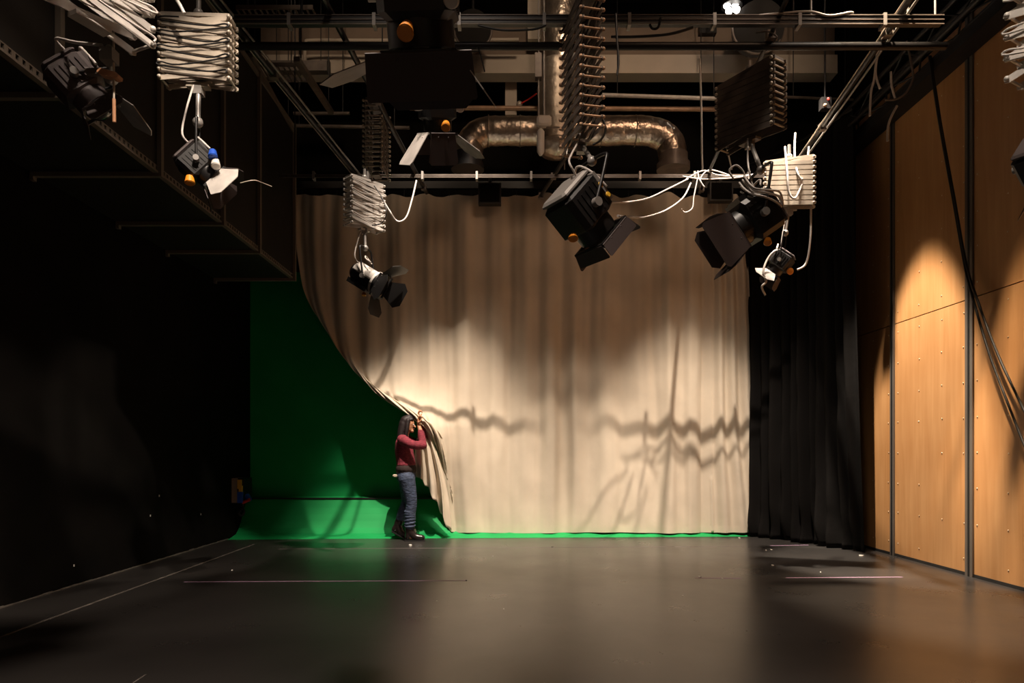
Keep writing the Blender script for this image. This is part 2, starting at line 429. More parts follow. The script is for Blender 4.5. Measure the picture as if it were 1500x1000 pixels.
    for j in range(nv2+1):
        q_ = j/nv2
        for i in range(nu2+1):
            u = i/nu2; zh = interp(HEM, u); z = 1.50+(zh-1.50)*q_
            xl = -1.26-0.085*math.sin(min(1, q_*1.5)*PI/2); xr = -1.17+0.31*q_+0.07*math.sin(PI*q_)
            x = xl+(xr-xl)*u+0.012*math.sin(u*31+q_*3)*q_
            y = 9.02+0.03*q_+(0.02+0.05*q_)*math.sin(u*2*PI*3.2+0.5)+0.02*noise.noise(V((u*6, z*4, 3)))
            tv.append(V((x, y, z)))
    W2 = nu2+1
    tb = MB().add(tv, [(j*W2+i, j*W2+i+1, (j+1)*W2+i+1, (j+1)*W2+i) for j in range(nv2) for i in range(nu2)], True).build('gathered_edge', 'beige_cloth', r)
    md = tb.modifiers.new('thick', 'SOLIDIFY'); md.thickness = 0.004
    for i in range(0, nu+1, 31):
        p = vs[i]; MB().cyl((p.x, YC, 4.755), (p.x, p.y, p.z-0.01), 0.006, n=6).build('runner', 'black_metal', r)
beige_curtain()
t = MB().box((-3.3, YC-0.035, 4.755), (3.35, YC+0.035, 4.83))
t.box((-3.3, YC-0.012, 4.83), (3.35, YC+0.012, 4.86))
tag(t.build('curtain_track', 'black_metal'), 'straight black ceiling track carrying the beige curtain', 'curtain track')

# ------------------------------------------------------------------ black curtain
def black_curtain():
    nu, nv = 360, 90; vs = []
    ZT, ZB = 5.05, 0.012
    def path(u, tz):
        a = V((3.12, 9.50)); m = V((3.66, 8.75)); c = V((3.86+0.13*tz**1.5, 7.80))
        p = a*(1-u)**2+m*2*u*(1-u)+c*u*u; return p
    for j in range(nv+1):
        tz = j/nv; z = ZT+(ZB-ZT)*tz
        for i in range(nu+1):
            u = i/nu; p = path(u, tz); q = path(min(1, u+0.01), tz)-path(max(0, u-0.01), tz); q.normalize(); n = V((-q.y, q.x))
            s = u*2.4
            amp = (0.055+0.05*tz)*(0.7+0.6*noise.noise(V((s*2, z*0.4, 2))))
            f = math.sin(s*2*PI/0.19+2.5*noise.noise(V((s*1.3, z*0.25, 0))))*0.7+math.sin(s*2*PI/0.47+0.6)*0.5
            off = amp*f+0.02*noise.noise(V((s*7, z*2.5, 4)))
            if z < 0.5: off += (0.5-z)**2*0.35*(noise.noise(V((s*2.6, z*2, 8)))+0.1)+(0.5-z)*0.10*math.sin(s*9+z*7)
            edge = min(1, (1-u)*8)
            x = p.x-n.x*0+n.x*off*edge; y = p.y+n.y*off*edge
            x += 0.09*(1-tz)*0 
            vs.append(V((x, y, z)))
    W = nu+1; b = MB()
    b.add(vs, [(j*W+i, j*W+i+1, (j+1)*W+i+1, (j+1)*W+i) for j in range(nv) for i in range(nu)], True)
    r = thing('masking_curtain', 'heavy black masking curtain hanging between beige curtain and plywood wall', 'curtain', (3.6, 8.6, 5.05))
    o = b.build('cloth', 'black_cloth', r); md = o.modifiers.new('thick', 'SOLIDIFY'); md.thickness = 0.006
    t = [path(k/20, 0) for k in range(21)]
    MB().tube([V((p.x, p.y, 5.08)) for p in t], 0.022).build('track', 'black_metal', r)
black_curtain()

# ------------------------------------------------------------------ plywood panelled wall
JO = [8.90, 7.61, 6.32, 5.03, 3.74]
def panels():
    names = [('behind the edge of the black curtain', None), ('between the two grey joint strips', None), ('nearest the camera side, right of the second joint strip', None), ('beyond the right edge of the frame', None)]
    zr = [(0.03, 2.565, 'lower'), (2.575, 5.19, 'upper')]
    where = ['beside the black curtain', 'between the two grey joint strips', 'on the camera side of the second joint strip']
    for k in range(3):
        y1, y0 = JO[k]-0.0, JO[k+1]
        y1 = min(y1, 8.45) if k == 0 else y1
        for (z0, z1, wd) in zr:
            r = thing('plywood_panel', f'{wd} orange-brown plywood wall panel {where[k]}', 'wall panel', (4.25, (y0+y1)/2, z0), 'plywood wall panels')
            MB().box((4.21, y0+0.003, z0), (4.29, y1-0.003, z1)).build('board', 'plywood', r)
            sc = MB()
            cols = [y0+0.09, y0+0.42, y0+0.80, y1-0.10]
            for c in cols:
                if c > y1-0.05: continue
                z = z0+0.12
                while z < z1-0.05:
                    if random.random() < 0.88: sc.sphere((4.208, c+random.uniform(-.006, .006), z+random.uniform(-.01, .01)), 0.0075, 8, 6, (0.5, 1, 1))
                    z += 0.33
            sc.build('screw_heads', 'screw_metal', r)
    for k, (yy, ww) in enumerate(((JO[1], 0.040), (JO[2], 0.052))):
        r = thing('joint_strip', ['narrow grey metal joint strip nearer the black curtain', 'wider grey metal joint strip under the hanging black cables'][k], 'joint strip', (4.2, yy, 0), 'wall joint strips')
        MB().box((4.195, yy-ww, 0.0), (4.212, yy+ww, 5.19)).build('strip', 'joint_metal', r)
        MB().box((4.19, yy-0.010, 0.0), (4.196, yy+0.010, 5.19)).build('groove', 'black_rubber', r)
    # last panel towards the camera side, only its edge can be seen
    tag(MB().box((4.21, 2.6, 0.03), (4.29, JO[3]-0.003, 5.19)).build('trim_3', 'plywood'), 'plywood wall continuing past the frame edge', kind='structure')
    tag(MB().box((4.205, 2.6, 0), (4.29, 8.45, 0.03)).build('baseboard_right', 'black_rubber'), 'thin dark gap under the plywood wall', kind='structure')
panels()

# ------------------------------------------------------------------ big rectangular black air duct
def black_duct():
    z0, z1 = 3.34, 5.25; x0, x1 = -3.795, -2.80
    r = thing('air_duct', 'huge rectangular black air duct running along the black wall', 'duct', (-3.3, 5, 3.34))
    MB().box((x0, 0.6, z0), (x1, 8.62, z1)).build('duct_body', 'black_duct', r)
    for y in (1.8, 2.98, 4.17, 5.35, 6.50, 7.42, 8.60):
        b = MB(); t = 0.035
        for a in (0, 1):
            yy = y-0.006-0.012*a*0
        b.box((x0, y-0.02, z0-t), (x1+t, y+0.02, z0)); b.box((x1, y-0.02, z0), (x1+t, y+0.02, z1)); b.box((x0, y-0.02, z1), (x1+t, y+0.02, z1+t))
        b.box((x0, y-0.02, z0-t-0.03), (x0+0.03, y+0.02, z0-t))
        b.build('flange', 'flange_metal', r)
    # perforated angle along the lower outer corner
    b = MB(); y = 0.7
    while y < 8.5:
        b.box((x1-0.004, y, z0+0.004), (x1+0.010, y+0.030, z0+0.034)); y += 0.055
    b.box((x1-0.03, 0.7, z0-0.012), (x1+0.012, 8.55, z0+0.004)); b.box((x1-0.004, 0.7, z0+0.034), (x1+0.010, 8.55, z0+0.042)); b.build('corner_angle', 'flange_metal', r)
    MB().box((x1, 0.7, z1-0.03), (x1+0.02, 8.6, z1+0.02)).build('corner_angle', 'flange_metal', r)
black_duct()

# ------------------------------------------------------------------ pipes of the lighting grid
def pipe(name, a, b, r, m, label, cat, group=None, n=12):
    return tag(MB().cyl(a, b, r, n=n).build(name, m), label, cat, group)
def socket_bar(y, z, x0, x1, label, hh=0.034, dp=0.03):
    r = thing('lighting_bar', label, 'lighting bar', ((x0+x1)/2, y, z), 'cross bars of the lighting grid')
    MB().box((x0, y-dp, z-hh*0.7), (x1, y+dp, z+hh)).build('channel', 'black_metal', r)
    b = MB()
    for dz in (-hh, -0.002, hh-0.004): b.box((x0, y-dp-0.006, z+dz-0.003), (x1, y-dp+0.001, z+dz+0.003))
    b.build('edge_rails', 'dull_metal', r)
    x = x0+0.4
    b = MB()
    while x < x1-0.1:
        b.box((x-0.012, y-0.039, z-0.045), (x+0.012, y+0.039, z+0.045)); x += 0.62
    b.build('brackets', 'grey_metal', r)
socket_bar(5.0, GRID, -2.05, 3.12, 'channel-shaped lighting bar, the front cross bar of the grid')
r2 = pipe('lighting_bar', (-2.15, 5.30, GRID), (3.34, 5.30, GRID), 0.030, 'black_metal', 'plain round black cross pipe just behind the front bar', 'lighting bar', 'cross bars of the lighting grid')
socket_bar(7.8, GRID, -2.70, 3.4, 'channel-shaped lighting bar just in front of the curtain top', 0.017, 0.014)
tag(MB().cyl((-2.5, 2.72, GRID), (3.3, 2.72, GRID), 0.03).build('lighting_bar', 'black_metal'), 'black cross pipe above the frame carrying the large near spotlight', 'lighting bar', 'cross bars of the lighting grid')
# rails running away from the camera, resting on the cross bars
def rail(a, b, label, double=False, m='black_metal', rad=0.024):
    a = V(a); b = V(b)
    r = thing('grid_rail', label, 'grid rail', (a+b)/2, 'rails running towards the curtain')
    MB().cyl(a, b, rad).build('pipe', m, r)
    if double:
        o = V((0.055, 0, 0.0))
        MB().cyl(a+o, b+o, 0.010, n=8).build('conduit', 'grey_metal', r)
        MB().cyl(a-o*0.6, b-o*0.6, 0.006, n=8).build('cable', 'arm_metal', r)
    for t_ in (0.25, 0.62, 0.97):
        p = a.lerp(b, t_); MB().box((p.x-0.03, p.y-0.03, p.z-0.035), (p.x+0.03, p.y+0.03, p.z+0.03)).build('clamp', 'dull_metal', r)
ZR = GRID+0.06
rail((-2.42, 2.0, ZR), (-1.83, 8.15, ZR), 'black grid rail with conduit above the small round spotlight', True)
rail((-1.52, 2.6, ZR), (-1.10, 8.45, ZR), 'dark grid rail passing behind the flap painted as lit')
rail((0.37, 4.2, ZR), (0.68, 6.0, ZR), 'short dark grid rail beside the central pantograph')
rail((0.66, 6.87, ZR), (0.31, 8.6, ZR), 'slanting dark grid rail behind the hanging central spotlight')
rail((1.86, 4.2, ZR), (2.28, 8.45, ZR), 'black grid rail beside the dark right-hand pantograph', False, rad=0.018)
rail((2.72, 4.2, ZR), (3.22, 8.3, ZR), 'grid rail with pale cables above the white pantograph', True)
wr = thing('wall_truss', 'dark cable truss along the top of the plywood wall', 'truss', (3.9, 6, 5.0))
b = MB()
for (dx, dz) in ((0, 0), (0.16, 0), (0, 0.2), (0.16, 0.2)): b.cyl((3.86+dx, 2.8, 4.92+dz), (3.86+dx, 8.5, 4.92+dz), 0.024)
b.build('chords', 'black_metal', wr)
b = MB(); y = 2.9
while y < 8.3:
    b.cyl((3.86, y, 4.92), (3.86, y+0.3, 5.12), 0.010, n=6); b.cyl((3.86, y+0.3, 5.12), (3.86, y+0.6, 4.92), 0.010, n=6)
    b.cyl((3.86, y, 4.92), (4.02, y+0.3, 4.92), 0.010, n=6); b.cyl((4.02, y+0.3, 4.92), (3.86, y+0.6, 4.92), 0.010, n=6); y += 0.6
b.build('bracing', 'black_metal', wr)
MB().box((4.0, 2.8, 4.80), (4.2, 8.5, 4.92)).build('cable_tray', 'black_duct', wr)

# hanging rods between grid and ceiling
rods = [(442, 5.0, 2.2), (1162, 5.0, 0), (1188, 5.0, 0), (1330, 5.0, 0), (1370, 5.0, 0), (560, 7.8, 0), (432, 7.8, 0)]
rd_lab = ['thin rod above the front bar near the big black duct', 'thin pale rod rising from the front bar above the dark pantograph', 'pale brass rod beside the white cables on the front bar',
          'pale rod near the end of the front bar', 'outermost pale rod at the front bar end', 'thin rod behind the small ladder pantograph', 'thin rod by the corner of the black duct']
for (px, y, _), lb in zip(rods, rd_lab):
    x = (px-755)*y/1000
    tag(MB().cyl((x, y, GRID+0.03), (x, y, 7.6), 0.008, n=8).build('hanger_rod', 'grey_metal' if y < 6 and px > 1170 else 'black_metal'), lb, 'rod', 'hanger rods of the grid')

# ------------------------------------------------------------------ foil air ducts
def duct():
    Y = 8.3
    def bent(pts, r, nm, par, m='foil'):
        q = smooth_path(pts, 10)
        rs = [r*(1+0.012*math.sin(i*1.7)+0.015*math.sin(i*0.61)) for i in range(len(q))]
        return MB().tube(q, rs, 28).build(nm, m, par)
    r = thing('foil_duct', 'wrinkled silver foil duct trunk with side branches and drooping elbows', 'duct', P(820, 192, Y))
    MB().tube([P(825, -60, Y), P(824, 10, Y), P(823, 60, Y), P(822, 100, Y)], [0.24, 0.245, 0.24, 0.20], 24).build('trunk', 'foil', r)
    q = [P(816, 96+i*9, Y) for i in range(14)]
    MB().tube(q, [0.235*(1+0.04*math.sin(i*1.9)) for i in range(14)], 24).build('trunk', 'foil_dull', r)['label'] = 'dull taped lower trunk'
    MB().tube([P(816, 210, Y), P(816, 226, Y), P(816, 231, Y)], [0.235, 0.19, 0.05], 24).build('end_cap', 'foil', r)
    bent([P(800, 192, Y), P(770, 192, Y), P(735, 192, Y), P(708, 194, Y), P(690, 208, Y), P(685, 232, Y)], 0.17, 'branch', r)
    bent([P(838, 192, Y), P(880, 192, Y), P(925, 191, Y), P(958, 194, Y), P(980, 207, Y), P(986, 232, Y)], 0.17, 'branch', r)
    for cx in (685, 986):
        b = MB(); b.cyl(P(cx, 226, Y), P(cx, 240, Y), 0.175, n=28); b.cyl(P(cx, 240, Y), P(cx, 249, Y), 0.20, n=28)
        b.build('collar', 'dull_metal' if cx > 800 else 'black_metal', r)
    for px in (716, 762, 880, 930):
        b = MB(); p = P(px, 192, Y); b.tube([p+V((0, 0.178*math.cos(a), 0.178*math.sin(a))) for a in [2*PI*k/24 for k in range(24)]], 0.006, 6, True)
        b.build('strap', 'foil_dull', r)
duct()

# ------------------------------------------------------------------ thin services below the ceiling beam
CEIL = 7.6
def drop(par, p, m='black_metal'):
    MB().cyl(p, V((p.x, p.y, CEIL)), 0.006, n=6).build('hanger', m, par)
def conduit(a, b, r, m, label, cat='conduit', group='conduits behind the grid'):
    a = V(a); b = V(b); t_ = thing('conduit', label, cat, (a+b)/2, group)
    MB().cyl(a, b, r, n=10).build('pipe', m, t_)
    for k_ in (0.12, 0.88): drop(t_, a.lerp(b, k_))
    return t_
conduit(P(882, 139, 8.6), P(1068, 145, 8.6), 0.024, 'pale_or_lit_metal', 'pale pink conduit sloping from central pantograph to the dark one')
conduit(P(600, 158, 8.75), P(1085, 160, 8.75), 0.030, 'bronze_metal', 'brown conduit just above the foil duct branches')
conduit(P(416, 184, 8.9), P(600, 187, 8.9), 0.022, 'dull_metal', 'dim conduit behind the small ladder pantograph')
conduit(P(430, 166, 8.8), P(512, 166, 8.8), 0.020, 'dull_metal', 'short dim conduit beside the double rail')
tag(MB().tube(smooth_path([P(446, 92, 8.6), P(448, 64, 8.6), P(458, 59, 8.6), P(540, 59, 8.6), P(760, 58, 8.6)], 8), 0.020, 8).build('conduit', 'cream_tone'), 'cream conduit along the beam bending down at one end', 'conduit', 'conduits behind the grid')
conduit(P(1150, 142, 8.6), P(1250, 146, 8.6), 0.016, 'dull_metal', 'dim conduit behind the dark pantograph rods')
# strip luminaire
r = thing('strip_light', 'unlit fluorescent strip fitting below the cream beam end', 'light fitting', P(438, 98, 8.4))
MB().box(P(392, 103, 8.4), P(482, 95, 8.5)).build('housing', 'dull_metal', r)
for px in (392, 480): MB().box(P(px, 105, 8.38), P(px+4, 92, 8.52)).build('end_cap', 'black_metal', r)
for px in (405, 470): drop(r, P(px, 97, 8.45))
# cable trays at the upper left
for (px0, px1, py, Y, lb) in ((345, 458, 12, 7.0, 'perforated cable tray near the top edge above the double rail'), (350, 440, 96, 7.6, 'dim perforated cable tray lower beside the black duct')):
    p0 = P(px0, py, Y); p1 = P(px1, py, Y)
    r = thing('cable_tray', lb, 'cable tray', (p0+p1)/2, 'perforated cable trays')
    b = MB(); b.box((p0.x, Y, p0.z-0.01), (p1.x, Y+0.012, p0.z+0.035)); b.box((p0.x, Y+0.3, p0.z-0.01), (p1.x, Y+0.312, p0.z+0.035)); b.build('side_rail', 'dull_metal', r)
    b = MB(); x = p0.x
    while x < p1.x: b.box((x, Y, p0.z-0.012), (x+0.02, Y+0.3, p0.z-0.006)); x += 0.06
    b.build('rungs', 'dull_metal', r)
    for k_ in (0.15, 0.85): drop(r, p0.lerp(p1, k_)+V((0, 0.006, 0.03)))
for (a, c, lb) in ((P(362, 84, 7.2), P(424, 196, 8.6), 'dark slotted angle leaning from the duct top'), (P(430, 90, 6.6), P(482, 168, 8.3), 'dark slotted angle alongside the double rail')):
    t_ = thing('slotted_angle', lb, 'metal angle', (a+c)/2)
    MB().prism([a, a+V((0.06, 0, 0)), c+V((0.06, 0, 0)), c], (0, 0, 0.05)).build('angle_bar', 'dull_metal', t_)
    for k_ in (0.1, 0.9): drop(t_, a.lerp(c, k_)+V((0.03, 0, 0.03)))
# sprinkler group / white fitting in front of the trunk
r = thing('hanging_fitting', 'white plastic box fitting on twin rods in front of the foil trunk', 'fitting', P(796, 178, 7.95))
MB().chamfer(P(797, 178, 7.95), (0.17, 0.10, 0.12), 0.025).build('box', 'white_plastic', r)
b = MB(); b.cyl(P(789, 170, 7.95), P(789, 90, 7.95), 0.010); b.cyl(P(797, 170, 7.95), P(797, 80, 7.95), 0.014); b.cyl(P(789, 90, 7.95), P(789, -90, 7.95), 0.010); b.cyl(P(797, 80, 7.95), P(797, -90, 7.95), 0.010)
b.build('rod', 'grey_metal', r)
MB().box(P(784, 112, 7.9), P(793, 84, 8.0)).build('clamp', 'dull_metal', r)
r2 = MB(); r2.tube([P(792, 188, 7.95), P(792, 193, 7.95), P(792, 222, 7.95), P(792, 228, 7.95)], [0.012, 0.045, 0.045, 0.015], 12); r2.build('sensor', 'white_plastic', r)
MB().tube(smooth_path([P(800, 187, 7.95), P(822, 187, 7.95), P(827, 195, 7.95), P(827, 248, 7.95)], 6), 0.008).build('cable', 'dull_metal', r)
r = thing('beam_clamp', 'brass clamp with red wire on the cream post', 'clamp', P(761, 153, 9.1))
MB().sphere(P(761, 153, 9.1), 0.045).build('body', 'arm_metal', r)
MB().tube(smooth_path([P(764, 151, 9.05), P(775, 145, 9.0), P(786, 137, 8.9)], 6), 0.010).build('wire', 'red_plastic', r)
# small lit lamp cluster at the top
r = thing('cluster_light', 'lit ceiling lamp of four small white discs', 'ceiling light', P(1072, 12, 8.0))
b = MB()
for (dx, dy) in ((-7, -3), (5, -5), (-4, 5), (7, 3)):
    p = P(1072+dx, 12+dy, 8.0); b.cyl(p, p+V((0, 0.004, 0.02)), 0.040, n=16)
    b.cyl(p+V((0, -0.012, -0.004)), p+V((0, 0, 0)), 0.036, n=16)
b.build('lit_discs', 'lamp_lit', r)
MB().cyl(P(1072, 12, 8.03)+V((0, 0, 0.02)), P(1072, 12, 8.03)+V((0, 0, 0.10)), 0.12, n=24).build('housing', 'black_metal', r)
MB().cyl(P(1072, 12, 8.03)+V((0, 0, 0.1)), V((P(1072, 12, 8.03).x, 8.03, 7.6)), 0.012).build('stem', 'black_metal', r)
# small black boxes hanging in front of the curtain top
for (a, c, lb) in (((701, 300), (734, 270), 'small square black speaker hanging at the middle of the curtain top'), ((1038, 296), (1072, 268), 'small black speaker at the curtain top beside the white cables')):
    lo = P(a[0], a[1], 9.16); hi = P(c[0], c[1], 9.16)
    r = thing('speaker', lb, 'speaker', (lo+hi)/2, 'small hanging speakers')
    MB().box((lo.x, 9.10, lo.z), (hi.x, 9.22, hi.z)).build('cabinet', 'black_metal', r)
    MB().box((lo.x+0.02, 9.093, lo.z+0.02), (hi.x-0.02, 9.10, hi.z-0.02)).build('grille', 'black_cloth', r)
    MB().box(((lo.x+hi.x)/2-0.02, 9.15, hi.z-0.01), ((lo.x+hi.x)/2+0.02, 9.34, 4.84)).build('bracket', 'black_metal', r)
# dark vent hoods near the ceiling
for (px, py, rr, lb) in ((1110, 42, 0.30, 'dark round fan housing behind the front bar above the dark pantograph'), (693, 45, 0.22, 'dark round fan housing behind the large spotlight')):
    r = thing('fan_housing', lb, 'fan', P(px, py, 8.2), 'round fan housings')
    MB().cyl(P(px, py, 8.1), P(px, py, 8.5), rr, n=32).build('drum', 'black_duct', r)
    MB().tube([P(px, py, 8.1)+V((rr*math.cos(a), 0, rr*math.sin(a))) for a in [2*PI*k/32 for k in range(32)]], 0.014, 8, True).build('rim', 'dull_metal', r)
    MB().cyl(P(px, py, 8.3)+V((0, 0, rr)), V((P(px, py, 8.3).x, 8.3, 7.6)), 0.02).build('hanger', 'black_metal', r)
tag(MB().box(P(1025, 48, 8.9), P(1047, 36, 8.99)).build('junction_box', 'black_metal'), 'small black junction box mounted on the brown beam', 'junction box')
# controller with red light near the plywood corner
p = P(1211, 150, 7.2)
r = thing('control_box', 'small dark control box with a glowing red light', 'control box', p)
MB().box(p+V((-0.05, 0, -0.06)), p+V((0.05, 0.08, 0.06))).build('case', 'black_metal', r)
MB().sphere(p+V((0.015, -0.002, 0.038)), 0.012).build('red_light', 'led_red', r)
MB().sphere(p+V((-0.02, -0.01, -0.035)), 0.018).build('knob', 'bronze_metal', r)
MB().cyl(p+V((0, 0.04, 0.06)), V((p.x, p.y+0.04, CEIL)), 0.01).build('bracket', 'black_metal', r)

# ------------------------------------------------------------------ pantographs
def bar_box(b, a, c, w, t, nv):
    """flat bar from a to c, width w in the vertical plane, thickness t along nv"""
    a = V(a); c = V(c); d = (c-a).normalized(); nv = V(nv).normalized(); up = nv.cross(d).normalized()
    e = d*w*0.5
    P0 = [a-e+up*w/2*0.5, a-e*1.0-up*w/2*0.5, a-up*w/2, c-up*w/2, c+e-up*w/2*0.5, c+e+up*w/2*0.5, c+up*w/2, a+up*w/2]
    b.prism([p-nv*t/2 for p in P0], nv*t)
def pantograph(c, yaw, width, depth, height, n, label, m='arm_metal', barw=0.03, lean=(0, 0), cable=True, rodm=None, top=True, cable_m=None, grp=True):
    """c = centre of the top; yaw = direction of the wide side; lean = drift of the bottom (x, y)"""
    c = V(c); u = V((math.cos(yaw), math.sin(yaw), 0)); v = V((-math.sin(yaw), math.cos(yaw), 0)); dz = height/n
    r = thing('pantograph', label, 'pantograph', c, 'spring pantographs holding the spotlights')
    L = V((lean[0], lean[1], 0)); rodm = rodm or m
    def q(a, k, side): 
        return c+u*a*width/2+v*side*depth/2+V((0, 0, -k*dz))+L*(k/n)
    for side in (-1, 1):
        for k in range(n):
            b = MB(); bar_box(b, q(-1, k, side), q(1, k+1, side), barw, 0.006, v); b.build('scissor_arm', m, r)
            b = MB(); bar_box(b, q(1, k, side*0.9), q(-1, k+1, side*0.9), barw, 0.006, v); b.build('scissor_arm', m, r)
    for k in range(n+1):
        for a in (-1, 1):
            p0, p1 = q(a, k, -1), q(a, k, 1)
            b = MB(); b.cyl(p0-v*0.006, p1+v*0.006, 0.0075, n=8); b.sphere(p0-v*0.01, 0.0135, 8, 6); b.sphere(p1+v*0.01, 0.0135, 8, 6)
            b.build('pivot_rod', rodm, r)
    b = MB()
    M = Matrix.Translation(c) @ Matrix.Rotation(yaw, 4, 'Z')
    b.box((-width*0.5, -depth*0.45, 0.008), (width*0.5, depth*0.45, 0.03), M); b.build('top_plate', m, r)
    Mb = Matrix.Translation(c+L+V((0, 0, -height))) @ Matrix.Rotation(yaw, 4, 'Z')
    MB().box((-width*0.16, -depth*0.22, -0.035), (width*0.16, depth*0.22, -0.015), Mb).build('bottom_plate', m, r)
    if top:
        b = MB(); b.cyl(c+V((0, 0, 0.02)), V((c.x, c.y, max(c.z+0.08, GRID+0.0))), 0.016, n=10); b.sphere(c+V((0, 0, 0.06)), 0.032, 10, 8); b.build('hook', 'grey_metal', r)
    if cable:
        pts = []
        m2 = max(4, int(n*0.55))
        for k in range(m2*2):
            side = -1 if (k % 2 == 0) else 1; kk = (k+0.5)*n/(m2*2)
            jz = random.uniform(-0.3, 0.3)
            p = q(side*0.93, kk+jz, -1)-v*random.uniform(0.02, 0.035)
            pts += [q(side*0.4, kk-0.3*side*0, -1)-v*0.025+V((0, 0, random.uniform(-0.008, 0.008))), p+V((0, 0, 0.012)), p+V((0, 0, -0.012))]
        MB().tube(smooth_path(pts, 4), 0.0050, 6).build('coiled_cable', cable_m or 'grey_cable', r)
    return r, c+L+V((0, 0, -height-0.04))

# ------------------------------------------------------------------ spotlights
def flap(M, base, side, w, L, ang, twist=0, cut=0.3, tp=0.30, m='dark_flap', par=None, label=None):
    """barn door leaf. base: half size of the frame, side: 0 top 1 right 2 bottom 3 left, ang opening from straight ahead"""
    R = Matrix.Rotation(side*PI/2, 4, 'Y')
    c, s_ = math.cos(ang), math.sin(ang)
    def pt(a, l): return M @ (R @ V((a, base[1]+l*c, base[0]+l*s_)))
    poly = [pt(-w/2, 0), pt(w/2, 0), pt(w/2+L*tp, L*(1-cut)), pt(w/2+L*tp-cut*L*0.9, L), pt(-w/2-L*tp+cut*L*0.9, L), pt(-w/2-L*tp, L*(1-cut))]
    nr = (poly[1]-poly[0]).cross(poly[3]-poly[0]).normalized()*0.004
    b = MB(); b.prism(poly, nr)
    # folded edge and hinge
    b.cyl(poly[0], poly[1], 0.006, n=8)
    for t_ in (0.3, 0.7):
        p = poly[0].lerp(poly[1], t_).lerp(poly[3].lerp(poly[4], 1-t_), 0.12); b.sphere(p, 0.008, 6, 5)
    o = b.build('barn_door', m, par)
    if label: o['label'] = label
    return o
def spotlight(loc, f, label, s=1.0, up=(0, 0, 1), kind='box', flaps=(), hang=None, body_m='black_metal', knob=None, knob2=None, extra=None, yoke_side=1, top_m=None, cat='spotlight', cables=True, ysc=1.0):
    """loc: body centre. f: beam direction. flaps: list of (side, angle, length, material)"""
    r = thing('spotlight', label, cat, V(loc), 'studio spotlights hanging from the grid')
    M = frame(loc, f, up, s)
    W, D, H = 0.30, 0.26, 0.32
    if kind == 'box':
        b = MB(); b.chamfer((0, -0.02, 0), (W, D, H), 0.035, M); 
        for k in range(5):
            z = -0.09+k*0.045
            for sx in (-1, 1): b.box((sx*W/2-0.006, -0.10, z), (sx*W/2+0.006, 0.07, z+0.012), M)
        hs = b.build('housing', body_m, r)
        MB().chamfer((0, -0.165, 0), (W*0.9, 0.04, H*0.9), 0.02, M).build('rear_cover', top_m or 'dark_flap', r)
        b = MB(); b.cyl(M @ V((0, 0.10, 0)), M @ V((0, 0.20, 0)), 0.135*s, n=28); lt = b.build('lens_tube', body_m, r)
        MB().sphere(M @ V((0, 0.195, 0)), 0.115*s, 24, 12, (1, 1, 1)).build('lens', 'lens_glass', lt)
        # top vent hood
        b = MB(); b.box((-0.11, -0.13, H/2), (0.11, 0.08, H/2+0.03), M); b.box((-0.09, -0.11, H/2+0.03), (0.09, 0.06, H/2+0.042), M); b.build('vent_hood', top_m or body_m, hs)
        fr = 0.225
    else:
        b = MB(); b.cyl(M @ V((0, -0.20, 0)), M @ V((0, 0.12, 0)), 0.12*s, n=28); b.cyl(M @ V((0, -0.24, 0)), M @ V((0, -0.20, 0)), 0.09*s, 0.118*s, n=28)
        b.build('housing', body_m, r)
        b = MB(); N = 14
        vs = []
        for yy in (-0.19, 0.115):
            for k in range(N+1):
                a = PI*(0.02+0.72*k/N); vs.append(M @ V((0.127*math.cos(a), yy, 0.127*math.sin(a))))
        b.add(vs, [(k, k+1, N+1+k+1, N+1+k) for k in range(N)], True)
        o = b.build('lit_top_shell', 'pale_or_lit_metal', r); o['label'] = 'pale shell painting in the lit top'  # pale colour stands for the lamplit top of the housing
        md = o.modifiers.new('t', 'SOLIDIFY'); md.thickness = 0.006
        b = MB(); b.cyl(M @ V((0, 0.12, 0)), M @ V((0, 0.15, 0)), 0.150*s, n=32); b.build('front_ring', 'pale_or_lit_metal', r)
        b = MB(); b.cyl(M @ V((0, 0.15, 0)), M @ V((0, 0.20, 0)), 0.145*s, n=32); b.build('lens_tube', body_m, r)
        MB().box((-0.11, -0.20, -0.16), (0.11, 0.10, -0.10), M).build('lamp_base', body_m, r)
        fr = 0.205; W = 0.25
    # square frame carrying the doors
    b = MB(); g = 0.15
    for (x0, x1, z0, z1) in ((-g, g, g-0.02, g), (-g, g, -g, -g+0.02), (-g, -g+0.02, -g, g), (g-0.02, g, -g, g)):
        b.box((x0, fr-0.012, z0), (x1, fr+0.012, z1), M)
    b.build('door_frame', body_m, r)
    for fl in flaps:
        sd, an, ln, mm = fl[:4]; wd = fl[4] if len(fl) > 4 else 0.24
        flap(M, (g, fr), sd, wd, ln, an, m=mm, par=r, cut=fl[5] if len(fl) > 5 else 0.3, tp=fl[6] if len(fl) > 6 else 0.30, label=None if mm == 'dark_flap' else 'leaf coloured as lit or unlit')  # pale leaves have the strong lamplight put into their colour
    # yoke: from both sides of the body up to the hanging point
    A = M @ V((-W/2-0.02, 0, 0)); B = M @ V((W/2+0.02, 0, 0))
    hp = V(hang) if hang is not None else V(loc)+V((0, 0, 0.36*s))
    mid = (A+B)/2; ax = (B-A).normalized(); topc = hp+V((0, 0, -0.02))
    # keep the yoke's cross piece square to the axis
    upv = (topc-mid); upv = upv-ax*upv.dot(ax); h = min(upv.length, 0.30*s*ysc); upv.normalize(); tc = mid+upv*h
    hw = (B-A).length/2
    pts = [A, tc-ax*hw+upv*(-0.08*s), tc-ax*(hw-0.04*s), tc+ax*(hw-0.04*s), tc+ax*hw+upv*(-0.08*s), B]
    b = MB(); b.tube(smooth_path(pts, 5), 0.012*s, 8); yk = b.build('yoke', 'black_metal', r)
